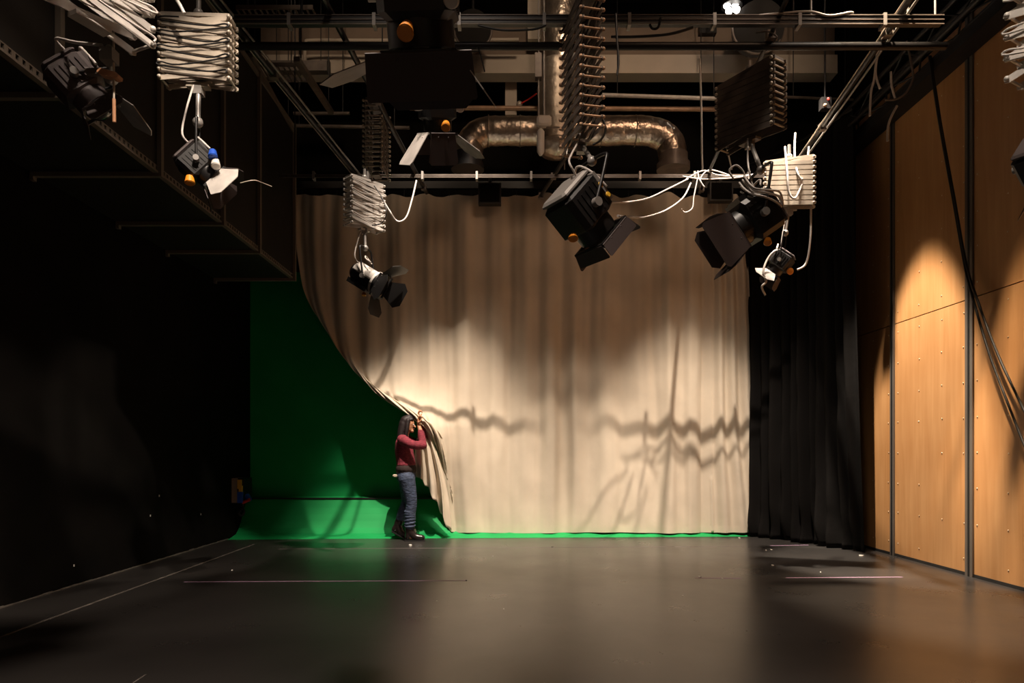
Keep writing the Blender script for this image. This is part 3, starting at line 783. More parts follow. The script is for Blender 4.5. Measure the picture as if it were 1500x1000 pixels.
    b = MB(); b.cyl(tc, hp, 0.016, n=10); b.sphere(tc, 0.034, 10, 8); b.box(hp+V((-0.03, -0.03, -0.07)), hp+V((0.03, 0.03, -0.01))); b.build('spigot', 'grey_metal', r)
    for e, dr in ((A, -ax), (B, ax)): MB().cyl(e-dr*0.01, e+dr*0.03, 0.03*s, n=14).build('tilt_knob', 'grey_metal', yk)
    def knobber(spec):
        (x, y, z), dirv, colr, rad, ln = spec
        a = M @ V((x, y, z)); d = V(dirv).normalized()
        o = MB().cyl(a, a+d*ln, rad*0.72, rad, n=18); o.cyl(a+d*ln, a+d*(ln+0.006), rad, rad*0.8, n=18); o = o.build('focus_knob', colr, r); o['label'] = {'orange_plastic': 'orange knob', 'blue_plastic': 'blue knob', 'white_plastic': 'white knob'}.get(colr, 'knob')
    for k_ in (knob or []): knobber(k_)
    if cables:
        a = M @ V((0.05, -0.16, 0.1)); b = MB()
        b.tube(smooth_path([a, a+V((-0.06*s, -0.05, 0.08*s)), (a+hp)/2+V((-0.06*s, -0.04, 0.02)), hp+V((-0.02, -0.02, 0))], 6), 0.007, 6)
        b.tube(smooth_path([M @ V((-0.1, -0.12, 0.17)), M @ V((-0.03, -0.2, 0.22)), M @ V((0.08, -0.12, 0.20)), M @ V((0.12, 0, 0.19))], 6), 0.008, 6)
        b.build('power_cable', 'grey_cable', r)
    return r, M

D2 = math.radians
# A: upper left corner
rA, botA = pantograph(P(128, -50, 2.95)+V((0, 0, 0.21)), D2(66), 0.50, 0.13, 0.42, 6, 'pale pantograph cropped by the top edge in the upper left corner', m='pale_or_lit_metal', barw=0.034, lean=(0.0, 0.02))
spotlight(P(112, 122, 3.35), (0.55, 0.30, -0.66), 'dark spotlight hanging from the cropped upper left pantograph', 0.62, body_m='dark_flap', flaps=[(0, D2(6), 0.34, 'pale_or_lit_metal', 0.2, 0.5), (1, D2(20), 0.12, 'dark_flap'), (2, D2(20), 0.12, 'dark_flap')], hang=P(160, 70, 3.2), cables=True)
r = thing('pull_rod_hanger', 'wooden block and pull rod hanging below the upper left pantograph', 'hanger arm', P(166, 110, 3.2))
b = MB(); bar_box(b, P(130, 106, 3.2), P(150, 106, 3.2), 0.025, 0.03, (0, 1, 0)); b.build('arm', 'dull_metal', r)
b = MB(); bar_box(b, P(150, 107, 3.2), P(172, 113, 3.2), 0.028, 0.04, (0, 1, 0)); b.build('block', 'wood_block', r)
MB().cyl(P(166, 20, 3.2), P(167, 145, 3.2), 0.005, n=8).build('pull_rod', 'arm_metal', r)
MB().cyl(P(167, 145, 3.2), P(167.5, 179, 3.2), 0.008, n=8).build('handle', 'wood_block', r)

# B
rB, botB = pantograph(P(291, 33, 4.5), D2(3), 0.44, 0.13, 0.40, 8, 'pale pantograph wrapped in looped cable beside the black duct', m='arm_metal', barw=0.032, cable_m='black_rubber')
spotlight(P(290, 242, 4.45), (0.62, 0.22, -0.58), 'spotlight with a barn door painted as brightly lit below the cable-wrapped pantograph', 0.62,
          flaps=[(1, D2(42), 0.28, 'pale_or_lit_metal', 0.22), (0, D2(35), 0.18, 'dark_flap'), (2, D2(30), 0.20, 'dark_flap'), (3, D2(40), 0.2, 'dark_flap')], hang=botB+V((0, 0, 0.03)),
          knob=[((0.20, 0.06, 0.17), (0.2, -0.4, -0.9), 'blue_plastic', 0.030, 0.05), ((0.20, 0.14, 0.12), (0.2, -0.4, -0.9), 'white_plastic', 0.030, 0.05), ((0.10, 0.06, -0.17), (0.1, -0.2, -0.9), 'orange_plastic', 0.032, 0.045)], ysc=1.5)
# C
rC, botC = pantograph(P(534, 268, 7.6), D2(46), 0.42, 0.14, 0.50, 9, 'pale open pantograph against the curtain above the small round spotlight', m='pale_or_lit_metal', barw=0.034)
spotlight(P(540, 408, 7.55), (0.80, -0.25, -0.52), 'small round spotlight with its lit top painted pale in front of the beige curtain', 0.88, kind='round',
          flaps=[(0, D2(48), 0.26, 'black_metal', 0.2), (1, D2(30), 0.24, 'black_metal', 0.2), (2, D2(60), 0.24, 'black_metal', 0.2), (3, D2(25), 0.24, 'black_metal', 0.2)], hang=botC+V((0, 0, 0.045)), ysc=1.3,
          knob=[((0.02, 0.05, -0.18), (0, -0.3, -1), 'orange_plastic', 0.025, 0.03)])
# D (near, seen from behind)
spotlight(P(612, -12, 2.72), (0.03, 0.42, -0.90), 'largest near spotlight seen from behind with a wide black barn door', 1.0, up=(0, 1, 0.2),
          flaps=[(2, D2(-8), 0.17, 'dark_flap', 0.42, 0.05, 0.08), (3, D2(70), 0.28, 'dull_metal', 0.20), (1, D2(36), 0.24, 'pale_or_lit_metal', 0.22), (0, D2(20), 0.2, 'dark_flap', 0.3)], hang=(-0.42, 2.72, 3.9),
          knob=[((-0.03, 0.14, -0.19), (0.0, -0.6, -0.7), 'orange_plastic', 0.032, 0.07), ((0.15, 0.03, -0.19), (0, -0.6, -0.7), 'blue_plastic', 0.028, 0.03), ((0.15, 0.05, -0.21), (0, -0.6, -0.7), 'white_plastic', 0.030, 0.05)])
# E
spotlight(P(640, 158, 4.3), (0.0, 0.40, -0.90), 'smaller rear spotlight with one door panel painted as lit, behind the largest one', 0.66, up=(-0.42, 0.9, 0.2),
          flaps=[(2, D2(-4), 0.28, 'dark_flap', 0.24, 0.1, 0.1), (3, D2(36), 0.34, 'pale_or_lit_metal', 0.34, 0.1, 0.1), (1, D2(52), 0.36, 'pale_or_lit_metal', 0.2), (0, D2(20), 0.2, 'dark_flap', 0.3)], hang=P(640, 60, 4.3),
          knob=[((0.02, 0.14, -0.19), (0.0, -0.6, -0.7), 'orange_plastic', 0.030, 0.05), ((0.16, -0.04, -0.19), (0, -0.6, -0.7), 'blue_plastic', 0.024, 0.03), ((0.16, -0.01, -0.21), (0, -0.6, -0.7), 'white_plastic', 0.026, 0.035)])
tag(MB().cyl(P(640, 60, 4.3), V((P(640, 60, 4.3).x, 4.3, 7.6)), 0.02).build('drop_pole', 'black_metal'), 'black drop pole above the smaller rear spotlight', 'drop pole')
tag(MB().cyl((-0.42, 2.72, 3.86), (-0.42, 2.72, GRID), 0.024).build('drop_pole', 'black_metal'), 'black drop pole carrying the largest near spotlight, above the frame', 'drop pole')
# F centre
rF, botF = pantograph(P(851, 18, 4.85), D2(-78), 0.50, 0.14, 0.92, 14, 'long dark bronze pantograph at the centre in front of the foil trunk', m='dull_metal', barw=0.028, cable=False, rodm='bronze_metal')
spotlight(P(850, 308, 4.6), (0.60, 0.36, -0.62), 'big black spotlight with grey rear plate hanging at the centre', 1.02, flaps=[(0, D2(14), 0.13, 'dark_flap', 0.29, 0.1, 0.15), (1, D2(10), 0.09, 'dark_flap', 0.29, 0.1, 0.15), (2, D2(8), 0.09, 'dark_flap', 0.29, 0.1, 0.15), (3, D2(14), 0.12, 'dark_flap', 0.29, 0.1, 0.15)],
          hang=botF+V((0, 0, 0.03)), top_m='grey_metal', knob=[((0.04, 0.06, -0.20), (0, -0.4, -0.9), 'orange_plastic', 0.035, 0.03), ((0.155, -0.05, 0.12), (0.5, -0.8, 0.2), 'yellow_plastic', 0.020, 0.01), ((0.155, 0.03, 0.12), (0.5, -0.8, 0.2), 'yellow_plastic', 0.020, 0.01)], ysc=1.2)
# G right, dark
rG, botG = pantograph(P(1098, 112, 5.5), D2(-58), 0.54, 0.15, 0.50, 10, 'dark solid-looking pantograph with brass rod ends right of centre', m='dull_metal', barw=0.045, rodm='arm_metal', cable=False)
spotlight(P(1103, 322, 5.2), (-0.78, -0.12, -0.55), 'large black spotlight aimed down-left with cable bundle on top', 1.0,
          flaps=[(3, D2(8), 0.26, 'dark_flap', 0.30, 0.1, 0.15), (0, D2(20), 0.14, 'dark_flap'), (2, D2(14), 0.24, 'dark_flap'), (1, D2(20), 0.16, 'dark_flap')], hang=botG+V((0, 0, 0.03)), ysc=1.3,
          knob=[((-0.12, 0.06, -0.18), (-0.2, -0.5, -0.8), 'orange_plastic', 0.030, 0.04), ((0.0, -0.2, -0.02), (0.9, -0.2, -0.2), 'blue_plastic', 0.024, 0.03)])
r = thing('cable_bundle', 'coil of pale cable lying on top of the large down-left spotlight', 'cable', P(1112, 284, 5.1))
b = MB()
for k in range(9):
    o = V((random.uniform(-.01, .01), random.uniform(-.05, .05), 0.012*k-0.04))
    b.tube(smooth_path([P(1086, 272, 5.15)+o, P(1100, 280+k*1.2, 5.05)+o, P(1120, 285+k, 5.05)+o, P(1138, 296, 5.1)+o, P(1143, 307, 5.15)+o*0.6, P(1128, 304+k*0.5, 5.12)+o*0.5, P(1100, 297, 5.1)+o*0.3], 6), 0.0075, 6)
b.build('loops', 'grey_cable', r)
# H
rH, botH = pantograph(P(1156, 238, 7.0), D2(-20), 0.46, 0.13, 0.46, 9, 'white pantograph in front of the black curtain, partly behind a dark yoke', m='arm_metal', barw=0.040, cable=False)
spotlight(P(1144, 384, 7.0), (-0.55, 0.30, -0.75), 'small square spotlight hanging in front of the black curtain', 0.62,
          flaps=[(3, D2(60), 0.30, 'pale_or_lit_metal', 0.2), (2, D2(10), 0.2, 'dark_flap'), (1, D2(15), 0.2, 'dark_flap')], hang=botH+V((0, 0, 0.03)), ysc=1.6,
          knob=[((0.0, 0.05, -0.20), (0.1, -1, -0.2), 'orange_plastic', 0.036, 0.03), ((0.18, -0.1, 0.0), (0.5, -1, -0.2), 'blue_plastic', 0.032, 0.03)])
# I right edge
rI, botI = pantograph(P(1568, -34, 3.2)+V((0, 0, 0.13)), D2(-60), 0.46, 0.14, 0.52, 5, 'bright pantograph cropped by the right edge near the top', m='pale_or_lit_metal', barw=0.036)
spotlight(P(1530, 235, 3.2), (0.6, 0.3, -0.6), 'spotlight mostly beyond the right edge, only a corner showing', 0.6, hang=botI, flaps=[(3, D2(40), 0.22, 'dark_flap')])
# small ladder-like pantograph behind C
pantograph(P(552, 160, 6.6), D2(88), 0.34, 0.155, 0.62, 13, 'thin ladder-like pantograph seen edge-on above the open pantograph', m='dull_metal', barw=0.02, rodm='arm_metal', cable=False, top=False)

# ------------------------------------------------------------------ loose cables
def cable(pts, r, m, label, cat='cable', group=None, k=8):
    return tag(MB().tube(smooth_path(pts, k), r, 6).build('cable', m), label, cat, group)
cable([P(558, 288, 7.6), P(570, 308, 7.62), P(582, 324, 7.65), P(595, 318, 7.68), P(604, 290, 7.72), P(610, 264, 7.76)], 0.010, 'grey_cable', 'thin pale cable looping from the open pantograph up to the bar')
cable([P(545, 330, 7.5), P(560, 326, 7.45), P(566, 310, 7.45), P(560, 290, 7.5), P(548, 272, 7.55)], 0.006, 'black_rubber', 'thin black cable loop beside the open pantograph')
cable([P(1008, 262, 7.7), P(980, 276, 7.6), P(950, 290, 7.4), P(920, 296, 6.6), P(900, 296, 5.4), P(890, 300, 4.75)], 0.009, 'grey_cable', 'upper pale cable sagging from the bar to the central spotlight')
cable([P(1012, 268, 7.7), P(1000, 290, 7.6), P(975, 308, 7.4), P(945, 318, 6.6), P(925, 318, 5.6), P(905, 316, 4.8)], 0.009, 'grey_cable', 'lower pale cable sagging from the bar to the central spotlight')
cable([P(1025, 85, 6.6), P(1027, 150, 6.9), P(1028, 215, 7.3), P(1029, 248, 7.6)], 0.009, 'grey_cable', 'pale cable dropping straight to the bar left of the dark pantograph')
cable([P(1055, 190, 6.6), P(1064, 215, 6.8), P(1072, 248, 7.2)], 0.008, 'grey_cable', 'short slanting pale cable below the black grid rail')
for i, (a, lb) in enumerate((([(1005, 262), (1030, 250), (1050, 256), (1075, 258), (1100, 256), (1125, 248)], 'top pale cable of the tangle lying along the bar'), ([(1000, 258), (1025, 262), (1050, 262), (1080, 260), (1110, 254), (1120, 246)], 'middle pale cable of the tangle lying along the bar'), ([(1022, 250), (1024, 262), (1032, 274), (1026, 262), (1040, 249), (1070, 257)], 'pale cable hooking below the bar beside the tangle'), ([(1022, 260), (1019, 275), (1016, 290), (1014, 305), (1004, 311), (998, 306)], 'little pale cable hook hanging under the tangle'), ([(1075, 262), (1068, 250), (1078, 242), (1088, 250), (1092, 262)], 'small pale cable arch above the large down-left spotlight'))):
    cable([P(x, y, 7.72 if i != 4 else 5.3) for x, y in a], 0.0075, 'grey_cable', lb, group='tangled cables on the rear bar')
cable([P(1165, 195, 7.1), P(1164, 225, 7.0), P(1168, 252, 6.9), P(1175, 262, 6.9), P(1182, 240, 6.95), P(1185, 215, 7.0)], 0.010, 'grey_cable', 'pale cable loop hanging over the white pantograph')
cable([P(1150, 215, 7.0), P(1153, 250, 6.88), P(1156, 282, 6.86), P(1165, 290, 6.86), P(1175, 270, 6.9)], 0.010, 'grey_cable', 'pale cable falling across the front of the white pantograph')
cable([P(1189, 235, 7.0), P(1188, 300, 6.95), P(1187, 350, 6.9), P(1181, 385, 6.9), P(1168, 395, 6.9)], 0.010, 'grey_cable', 'long pale cable hanging beside the small square spotlight')
cable([P(1144, 366, 7.0), P(1134, 368, 6.92), P(1124, 380, 6.9), P(1118, 398, 6.85), P(1122, 412, 6.85), P(1116, 420, 6.85), P(1121, 432, 6.9)], 0.011, 'grey_cable', 'short pale cable dangling in front of the small square spotlight')
hg = 'cables hanging at the top of the plywood wall'
hc = [([(1290, 62), (1284, 90), (1283, 110), (1289, 130)], 'grey_cable', 'pale cable end hanging highest beside the wall truss'), ([(1286, 62), (1281, 112), (1276, 135), (1274, 170)], 'grey_cable', 'pale cable end hanging lowest beside the wall truss'),
      ([(1305, 105), (1306, 125), (1311, 144)], 'grey_cable', 'short pale cable above the plywood edge'), ([(1328, 60), (1337, 105), (1336, 120), (1325, 138), (1310, 146), (1296, 146)], 'dull_metal', 'dim cable curving over the plywood top'),
      ([(1314, 155), (1306, 170), (1301, 185), (1300, 207)], 'grey_cable', 'pale cable tail hanging against the first joint strip'), ([(1196, 181), (1212, 200), (1220, 226), (1236, 240), (1250, 228), (1254, 205), (1240, 181)], 'black_rubber', 'dim cable loop in front of the black curtain top')]
for pts, m, lb in hc: cable([P(x, y, 6.1 if x > 1270 else 8.25) for x, y in pts], 0.010, m, lb, group=hg)
wx = 4.12
def PW(px, py, x=wx):
    Y = x*1000/(px-755); return P(px, py, Y)
cable([PW(1363, 82, 3.98), PW(1378, 180, 4.05), PW(1398, 290), PW(1415, 385), PW(1432, 440), PW(1460, 515), PW(1490, 580), PW(1530, 660)], 0.011, 'black_rubber', 'black cable slanting down the plywood, upper of the pair', group='black cables slanting down the plywood')
cable([PW(1361, 82, 3.94), PW(1376, 180, 4.0), PW(1396, 292), PW(1413, 388), PW(1426, 440), PW(1450, 520), PW(1480, 600), PW(1520, 700)], 0.011, 'black_rubber', 'black cable slanting down the plywood, lower of the pair', group='black cables slanting down the plywood')
cable([P(895, 54, 4.98), P(930, 54, 4.97), P(980, 50, 4.97), P(1015, 40, 4.98)], 0.010, 'black_rubber', 'black cable drooping below the front bar right of centre')
cable([P(952, 36, 4.95), P(956, 42, 4.94), P(964, 40, 4.95), P(968, 26, 4.97)], 0.009, 'black_rubber', 'tiny black cable loop at the front bar')
cable([P(1100, 24, 4.98), P(1140, 20, 4.97), P(1185, 17, 4.97), P(1215, 23, 4.96), P(1248, 18, 4.97), P(1240, 26, 4.98)], 0.009, 'grey_cable', 'pale cable resting along the top of the front bar')
cable([P(1108, 48, 5.25), P(1125, 46, 5.2), P(1138, 54, 5.2), P(1133, 62, 5.25)], 0.007, 'dull_metal', 'dim cable loop beside the dark pantograph hook')
for (pts, lb) in (([(883, 175), (887, 190), (880, 205), (868, 212)], 'black cable curling below the central pantograph'), ([(902, 20), (904, 60), (906, 90), (904, 110)], 'black cable hanging right of the central pantograph'), ([(700, 37), (735, 44), (780, 43), (800, 37)], 'black cable strung behind the front bar left of the foil trunk')):
    cable([P(x, y, 4.97 if x < 810 else 4.8) for x, y in pts], 0.008, 'black_rubber', lb)
cable([P(700, 68, 5.28), P(706, 88, 5.28), P(710, 105, 5.28)], 0.005, 'black_rubber', 'thin black cable end beside the right door of the largest spotlight')
cable([P(352, 268, 4.38), P(372, 264, 4.4), P(385, 268, 4.5), P(398, 273, 4.6)], 0.003, 'arm_metal', 'fine wire beyond the barn door painted as lit')
cable([P(254, -8, 4.3), P(264, 8, 4.3), P(270, 20, 4.3)], 0.012, 'pale_or_lit_metal', 'bright cable tail above the cable-wrapped pantograph')

# ------------------------------------------------------------------ wall socket box
r = thing('socket_box', 'wall power box with blue and yellow sockets beside the green screen', 'socket box', (XL, 9.28, 0.47))
MB().box((XL, 9.14, 0.47), (XL+0.075, 9.46, 0.80)).build('case', 'box_plastic', r)
MB().box((XL+0.075, 9.16, 0.48), (XL+0.155, 9.44, 0.80)).build('socket_panel', 'black_metal', r)
o = MB().box((XL+0.080, 9.13, 0.47), (XL+0.15, 9.16, 0.62)); o.cyl((XL+0.155, 9.25, 0.56), (XL+0.20, 9.22, 0.50), 0.045); o.build('socket', 'blue_plastic', r)['label'] = 'blue socket'
o = MB().box((XL+0.080, 9.13, 0.66), (XL+0.13, 9.16, 0.78)); o.box((XL+0.10, 9.125, 0.62), (XL+0.145, 9.155, 0.70)); o.build('socket', 'yellow_plastic', r)['label'] = 'yellow socket'
MB().cyl((XL+0.14, 9.16, 0.47), (XL+0.24, 9.15, 0.515), 0.022).build('plug', 'red_plastic', r)['label'] = 'red plug'
b = MB().tube(smooth_path([(XL+0.13, 9.2, 0.47), (XL+0.12, 9.18, 0.38), (XL+0.09, 9.15, 0.33), (XL+0.14, 9.14, 0.30), (XL+0.16, 9.16, 0.36), (XL+0.1, 9.2, 0.45)], 6), 0.014, 6); b.build('cable', 'black_rubber', r)
tag(MB().box((XL, 3.72+0.1, 0.83), (XL+0.012, 3.97+0.1, 1.02)).build('socket_plate', 'black_duct'), 'faint black plate low on the black wall', 'socket plate')

# ------------------------------------------------------------------ floor marks
def strip(a, c, w, m, label, cat='tape', group=None, nm='floor_tape'):
    a = V(a); c = V(c); d = (c-a).normalized(); n = V((-d.y, d.x, 0))*w/2
    return tag(MB().prism([a-n+V((0, 0, 0.0002)), c-n+V((0, 0, 0.0002)), c+n+V((0, 0, 0.0002)), a+n+V((0, 0, 0.0002))], (0, 0, 0.0012)).build(nm, m), label, cat, group)
tg = 'purple tape lines on the floor'
strip(PF(270, 852), PF(684, 850), 0.020, 'purple_tape', 'longest purple tape line across the floor, below the green screen', group=tg)
strip(PF(1018, 846), PF(1086, 847), 0.018, 'purple_tape', 'shortest purple tape line, in front of the beige curtain', group=tg)
strip(PF(1152, 846), PF(1322, 845), 0.016, 'purple_tape', 'purple tape line reaching the plywood wall', group=tg)
strip(PF(408, 804), PF(1090, 800), 0.014, 'pale_tape', 'long faint pale tape line just in front of the curtain', group='pale tape lines on the floor')
strip(PF(1128, 799), PF(1184, 798), 0.020, 'purple_tape', 'small purple tape line at the foot of the black curtain', group=tg)
strip(PF(-40, 947), PF(372, 797), 0.024, 'seam_grey', 'long grey seam line running beside the black wall', 'seam', nm='floor_seam')
strip(PF(195, 1000), PF(213, 988), 0.008, 'seam_grey', 'tiny pale scratch at the front of the floor', 'scratch', nm='floor_scratch')
specks = [(601, 799, 5), (809, 801, 4), (1132, 847-19, 4), (1262, 814, 6), (1130, 805, 3), (722, 815, 2), (683, 850, 3), (1025, 845, 5), (1000, 872, 2), (640, 880, 2), (738, 892, 2), (1083, 788, 3), (1122, 806, 2), (1202, 838, 2), (340, 835, 3), (1058, 847, 3)]
for i, (x, y, s_) in enumerate(specks):
    p = PF(x, y); b = MB(); k = s_*p.y/1000
    n_ = 7; poly = [p+V((k*0.5*math.cos(a)*random.uniform(.6, 1.2), k*0.8*math.sin(a)*random.uniform(.6, 1.2), 0.0003)) for a in [2*PI*j/n_ for j in range(n_)]]
    b.prism(poly, (0, 0, 0.003+0.3*k*random.random()))
    lab = ['crumpled white scrap just below the boots', 'dark scrap near the middle of the curtain foot', 'pale scrap left of the dark shadow by the black curtain', 'pale scrap at the foot of the black curtain end', 'tiny pale scrap at the black curtain corner', 'tiny fleck in the curtain reflection near the boots', 'dark fleck at the end of the longest purple tape', 'pale scrap at the start of the shortest purple tape', 'tiny fleck in the reflection below the shortest tape', 'tiny fleck below the longest tape end', 'tiny fleck in the middle of the reflection', 'tiny white scrap under the curtain corner', 'tiny fleck beside the black curtain corner', 'tiny pair of flecks inside the dark shadow', 'pale fleck on the dark floor below the green ramp', 'pale fleck on the shortest purple tape'][i]
    tag(b.build('paper_scrap', 'black_rubber' if i in (1, 6) else 'paper'), lab, 'scrap', 'scraps on the floor')
# small white marks on the left wall
for (x, y, lb) in ((233, 726, 'upper pale nick low on the black wall'), (220, 755, 'middle pale nick low on the black wall'), (294, 753, 'pale nick on the black wall nearest the green ramp'), (108, 828, 'pale nick near the foot of the black wall')):
    Y = 3.8*1000/(755-x); p = P(x, y, Y)
    tag(MB().box(p+V((0, -0.006, -0.010)), p+V((0.004, 0.006, 0.010))).build('wall_mark', 'paper'), lb, 'mark', 'pale nicks on the black wall')

# ------------------------------------------------------------------ person pulling the curtain
def limb(b, pts, n=16):
    """pts: (x, y, z, r) or (x, y, z, rx, ry): tapered rounded limb with ball ends; rx, ry = half extents along world x and y"""
    Q = [V(p[:3]) for p in pts]; rx = [p[3] for p in pts]; ry = [p[4] if len(p) > 4 else p[3] for p in pts]
    Qs = smooth_path(Q, 5) if len(Q) > 2 else [Q[0].lerp(Q[1], k/5) for k in range(6)]
    def li(a, t):
        i = min(int(t), len(a)-2); f = t-i; return a[i]+(a[i+1]-a[i])*f
    N = len(Qs); vs = []; prev = None
    for i, p in enumerate(Qs):
        t_ = i/(N-1)*(len(Q)-1); d = (Qs[min(i+1, N-1)]-Qs[max(i-1, 0)]).normalized()
        e1 = V((1, 0, 0))-d*d.x
        if e1.length < 0.3: e1 = V((0, 0, 1))-d*d.z
        e1.normalize(); e2 = d.cross(e1)
        a, c = li(rx, t_), li(ry, t_)
        for k in range(n):
            an = 2*PI*k/n; vs.append(p+e1*math.cos(an)*a+e2*math.sin(an)*c)
    fs = [(i*n+k, i*n+(k+1) % n, (i+1)*n+(k+1) % n, (i+1)*n+k) for i in range(N-1) for k in range(n)]
    fs += [tuple(range(n-1, -1, -1)), tuple(range((N-1)*n, N*n))]
    b.add(vs, fs, True)
    for q, a, c in ((Q[0], rx[0], ry[0]), (Q[-1], rx[-1], ry[-1])): b.sphere(q, 1, 14, 10, (a*0.97, c*0.97, min(a, c)*0.9))
def fuse(name, b, m, parent, vox=0.010, smooth_it=4):
    """joins the limbs into one continuous skin"""
    o = b.build(name, m, parent)
    md = o.modifiers.new('remesh', 'REMESH'); md.mode = 'VOXEL'; md.voxel_size = vox; md.use_smooth_shade = True
    sm = o.modifiers.new('smooth', 'SMOOTH'); sm.iterations = smooth_it; sm.factor = 0.5
    bpy.context.view_layer.update()
    dg = bpy.context.evaluated_depsgraph_get(); nm = bpy.data.meshes.new_from_object(o.evaluated_get(dg))
    o.modifiers.clear(); o.data = nm; nm.materials.clear(); nm.materials.append(MATS[m])
    for p in nm.polygons: p.use_smooth = True; p.material_index = 0
    return o
def person():
    r = thing('person', 'person in maroon top, jeans and black boots pulling the beige curtain aside', 'person', (-1.41, 8.93, 0))
    y = 8.93; yn, yf = y-0.085, y+0.09
    b = MB()
    limb(b, [(-1.43, y, 0.86, 0.10, 0.145), (-1.43, y, 1.00, 0.088, 0.115), (-1.455, y, 1.16, 0.095, 0.13), (-1.462, y, 1.29, 0.08, 0.14)])
    limb(b, [(-1.455, y, 1.30, 0.05), (-1.435, y, 1.38, 0.042), (-1.415, y, 1.44, 0.045)])
    limb(b, [(-1.385, y, 1.455, 0.050, 0.050), (-1.40, y, 1.51, 0.080, 0.068), (-1.405, y, 1.565, 0.072, 0.066)])
    limb(b, [(-1.335, y, 1.505, 0.012), (-1.312, y, 1.478, 0.013)])       # nose
    limb(b, [(-1.35, y-0.014, 1.425, 0.022), (-1.35, y+0.014, 1.425, 0.022)])   # chin
    for s_ in (-1, 1): b.sphere((-1.405, y+s_*0.072, 1.49), 1, 10, 8, (0.014, 0.012, 0.030))
    armN = [(-1.455, y-0.16, 1.315, 0.052), (-1.32, y-0.20, 1.245, 0.042), (-1.19, y-0.13, 1.235, 0.038), (-1.225, y-0.06, 1.39, 0.032), (-1.262, y-0.02, 1.50, 0.023)]
    armF = [(-1.45, y+0.15, 1.315, 0.052), (-1.32, y+0.17, 1.27, 0.042), (-1.20, y+0.12, 1.30, 0.038), (-1.235, y+0.07, 1.45, 0.032), (-1.268, y+0.03, 1.57, 0.023)]
    for A in (armN, armF):
        limb(b, A[:3], 12); limb(b, A[2:], 12)
        w_ = V(A[-1][:3])
        limb(b, [(*w_, 0.022), (w_.x-0.006, w_.y, w_.z+0.035, 0.016, 0.036), (w_.x-0.004, w_.y, w_.z+0.075, 0.015, 0.040)], 12)
        for k in range(4):
            dy = (k-1.5)*0.021; ln = [0.034, 0.041, 0.038, 0.029][k]; z0 = w_.z+0.085
            limb(b, [(w_.x-0.004, w_.y+dy, z0, 0.0095), (w_.x+0.004, w_.y+dy*1.12, z0+ln*0.8, 0.009), (w_.x+0.026, w_.y+dy*1.12, z0+ln, 0.0085), (w_.x+0.042, w_.y+dy*1.08, z0+ln*0.55, 0.0078)], 8)
        limb(b, [(w_.x+0.004, w_.y-0.028, w_.z+0.03, 0.013), (w_.x+0.028, w_.y-0.044, w_.z+0.055, 0.011), (w_.x+0.044, w_.y-0.040, w_.z+0.082, 0.009)], 8)
    limb(b, [(-1.415, yn, 0.82, 0.095), (-1.375, yn, 0.64, 0.078), (-1.350, yn, 0.48, 0.056), (-1.368, yn, 0.32, 0.052), (-1.372, yn, 0.12, 0.036)])
    limb(b, [(-1.435, yf, 0.82, 0.095), (-1.43, yf, 0.64, 0.078), (-1.435, yf, 0.49, 0.056), (-1.50, yf, 0.34, 0.050), (-1.55, yf, 0.17, 0.036)])
    limb(b, [(-1.385, yn, 0.06, 0.035), (-1.26, yn, 0.045, 0.028)]); limb(b, [(-1.565, yf, 0.13, 0.033), (-1.47, yf, 0.065, 0.026)])
    fuse('body', b, 'skin', r, 0.0062, 2)
    h = MB()
    for s_ in (-1, 1): h.sphere((-1.329, y+s_*0.027, 1.508), 0.0075, 10, 8)
    h.build('eyes', 'white_plastic', r)
    MB().sphere((-1.330, y, 1.452), 0.018, 10, 6, (0.5, 1.2, 0.35)).build('mouth', 'maroon_knit', r)
    # hair down to the shoulder blades
    b = MB()
    limb(b, [(-1.425, y, 1.535, 0.085, 0.086), (-1.42, y, 1.56, 0.084, 0.084), (-1.395, y, 1.59, 0.062, 0.062)])
    limb(b, [(-1.45, y, 1.53, 0.072, 0.088), (-1.475, y, 1.44, 0.062, 0.095), (-1.495, y, 1.34, 0.055, 0.10), (-1.515, y, 1.24, 0.034, 0.075)])
    for s_ in (-1, 1): limb(b, [(-1.395, y+s_*0.066, 1.56, 0.030), (-1.405, y+s_*0.080, 1.46, 0.028), (-1.42, y+s_*0.085, 1.36, 0.022), (-1.44, y+s_*0.085, 1.29, 0.012)], 10)
    limb(b, [(-1.350, y-0.04, 1.575, 0.022), (-1.350, y+0.04, 1.575, 0.022)], 10)
    fuse('hair', b, 'hair', r, 0.009, 3)
    # knitted top with sleeves
    b = MB()
    limb(b, [(-1.43, y, 0.985, 0.128, 0.165), (-1.435, y, 1.03, 0.122, 0.155), (-1.455, y, 1.16, 0.122, 0.158), (-1.462, y, 1.28, 0.105, 0.165), (-1.455, y, 1.335, 0.066, 0.09)])
    for A, wz in ((armN, 0.62), (armF, 0.62)):
        q = V(A[3][:3]); limb(b, [(*p[:3], p[3]+0.017) for p in A[:3]], 14); limb(b, [(*A[2][:3], 0.053), (*q, 0.046), (*(q.lerp(V(A[4][:3]), 0.15)), 0.043)], 14)
    fuse('knitted_top', b, 'maroon_knit', r, 0.009, 3)
    b = MB(); limb(b, [(-1.43, y, 0.915, 0.136, 0.170), (-1.43, y, 0.95, 0.134, 0.168), (-1.43, y, 1.00, 0.116, 0.150)])
    fuse('undershirt', b, 'undershirt', r, 0.010, 3)
    b = MB()
    limb(b, [(-1.43, y, 0.83, 0.130, 0.165), (-1.428, y, 0.90, 0.122, 0.155), (-1.43, y, 0.95, 0.108, 0.140)])
    limb(b, [(-1.41, yn, 0.81, 0.112), (-1.375, yn, 0.64, 0.094), (-1.350, yn, 0.48, 0.074), (-1.366, yn, 0.32, 0.069), (-1.371, yn, 0.165, 0.060)])
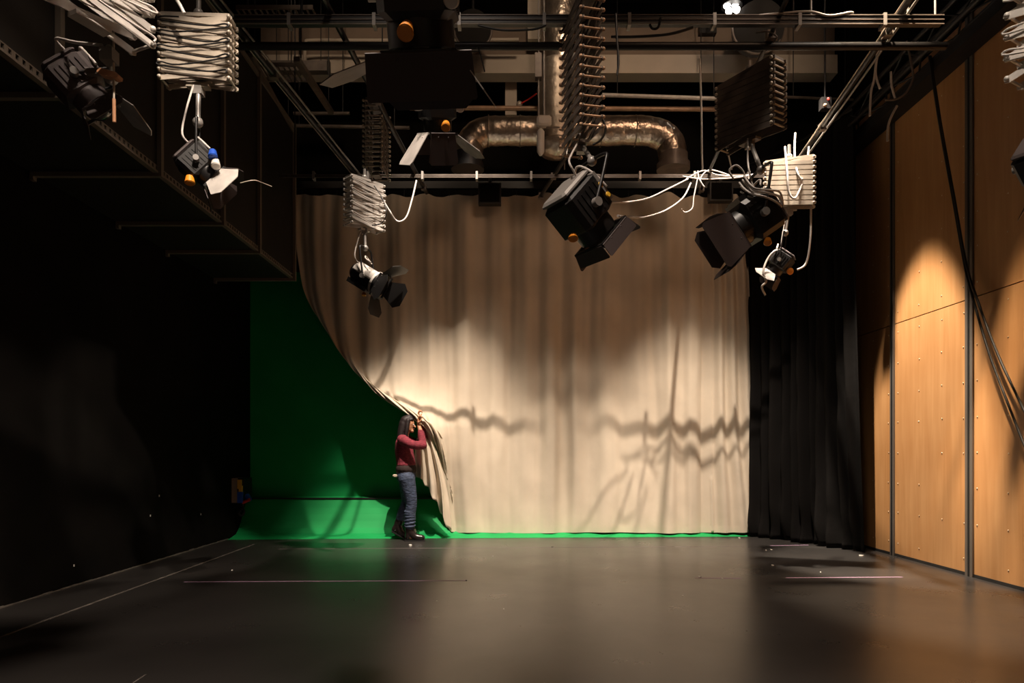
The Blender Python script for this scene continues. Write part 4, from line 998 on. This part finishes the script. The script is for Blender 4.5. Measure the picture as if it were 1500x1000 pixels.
    limb(b, [(-1.44, yf, 0.81, 0.112), (-1.43, yf, 0.64, 0.094), (-1.435, yf, 0.49, 0.074), (-1.495, yf, 0.35, 0.066), (-1.535, yf, 0.225, 0.056)])
    for k in range(6):   # creases stacked at the knees and ankles
        z = 0.20+0.035*k; b.tube([V((-1.367+0.071*math.cos(a), yn+0.071*math.sin(a), z+0.012*math.sin(a+k))) for a in [2*PI*j/16 for j in range(16)]], 0.008, 6, True)
    fuse('jeans', b, 'denim', r, 0.009, 2)
    MB().chamfer((-1.555, y-0.06, 0.845), (0.07, 0.08, 0.035), 0.012).build('hip_cloth', 'belt_cloth', r)['label'] = 'pale cloth tucked at the hip'
    for (A, Bb, T, H) in (((-1.372, yn, 0.13), (-1.30, yn, 0.058), (-1.205, yn, 0.045), (-1.395, yn, 0.05)), ((-1.548, yf, 0.19), (-1.51, yf, 0.095), (-1.445, yf, 0.052), (-1.60, yf, 0.13))):
        A, Bb, T, H = V(A), V(Bb), V(T), V(H); lean = V((0, 0, 0.06)) if A.x > -1.5 else V((0.02, 0, 0.055))
        b = MB(); limb(b, [(*(A+lean), 0.064, 0.062), (*A, 0.056, 0.054), (*Bb, 0.046, 0.050), (*T, 0.036, 0.044)]); limb(b, [(*A, 0.054, 0.052), (*H, 0.040, 0.044)])
        bt = fuse('boot', b, 'boot_leather', r, 0.008, 2); bt['_o'] = (-1.41, 8.93, 0)
        l = MB()
        for k in range(5):
            p = (A+V((0.056, 0, 0.04))).lerp(Bb+V((0.01, 0, 0.050)), k/4.3); l.cyl(p+V((-0.004, -0.026, 0.002)), p+V((0.006, 0.026, 0.006)), 0.0045, n=6)
        l.build('laces', 'dull_metal', bt)
    MB().chamfer((-1.300, yn, 0.009), (0.27, 0.09, 0.018), 0.006).build('sole', 'black_rubber', r)
    M = Matrix.Translation(V((-1.53, yf, 0.066))) @ Matrix.Rotation(math.radians(30), 4, 'Y')
    MB().chamfer((0, 0, -0.012), (0.22, 0.085, 0.018), 0.006, M).build('sole', 'black_rubber', r)
person()


for o in bpy.data.objects:
    if '_o' in o: del o['_o']
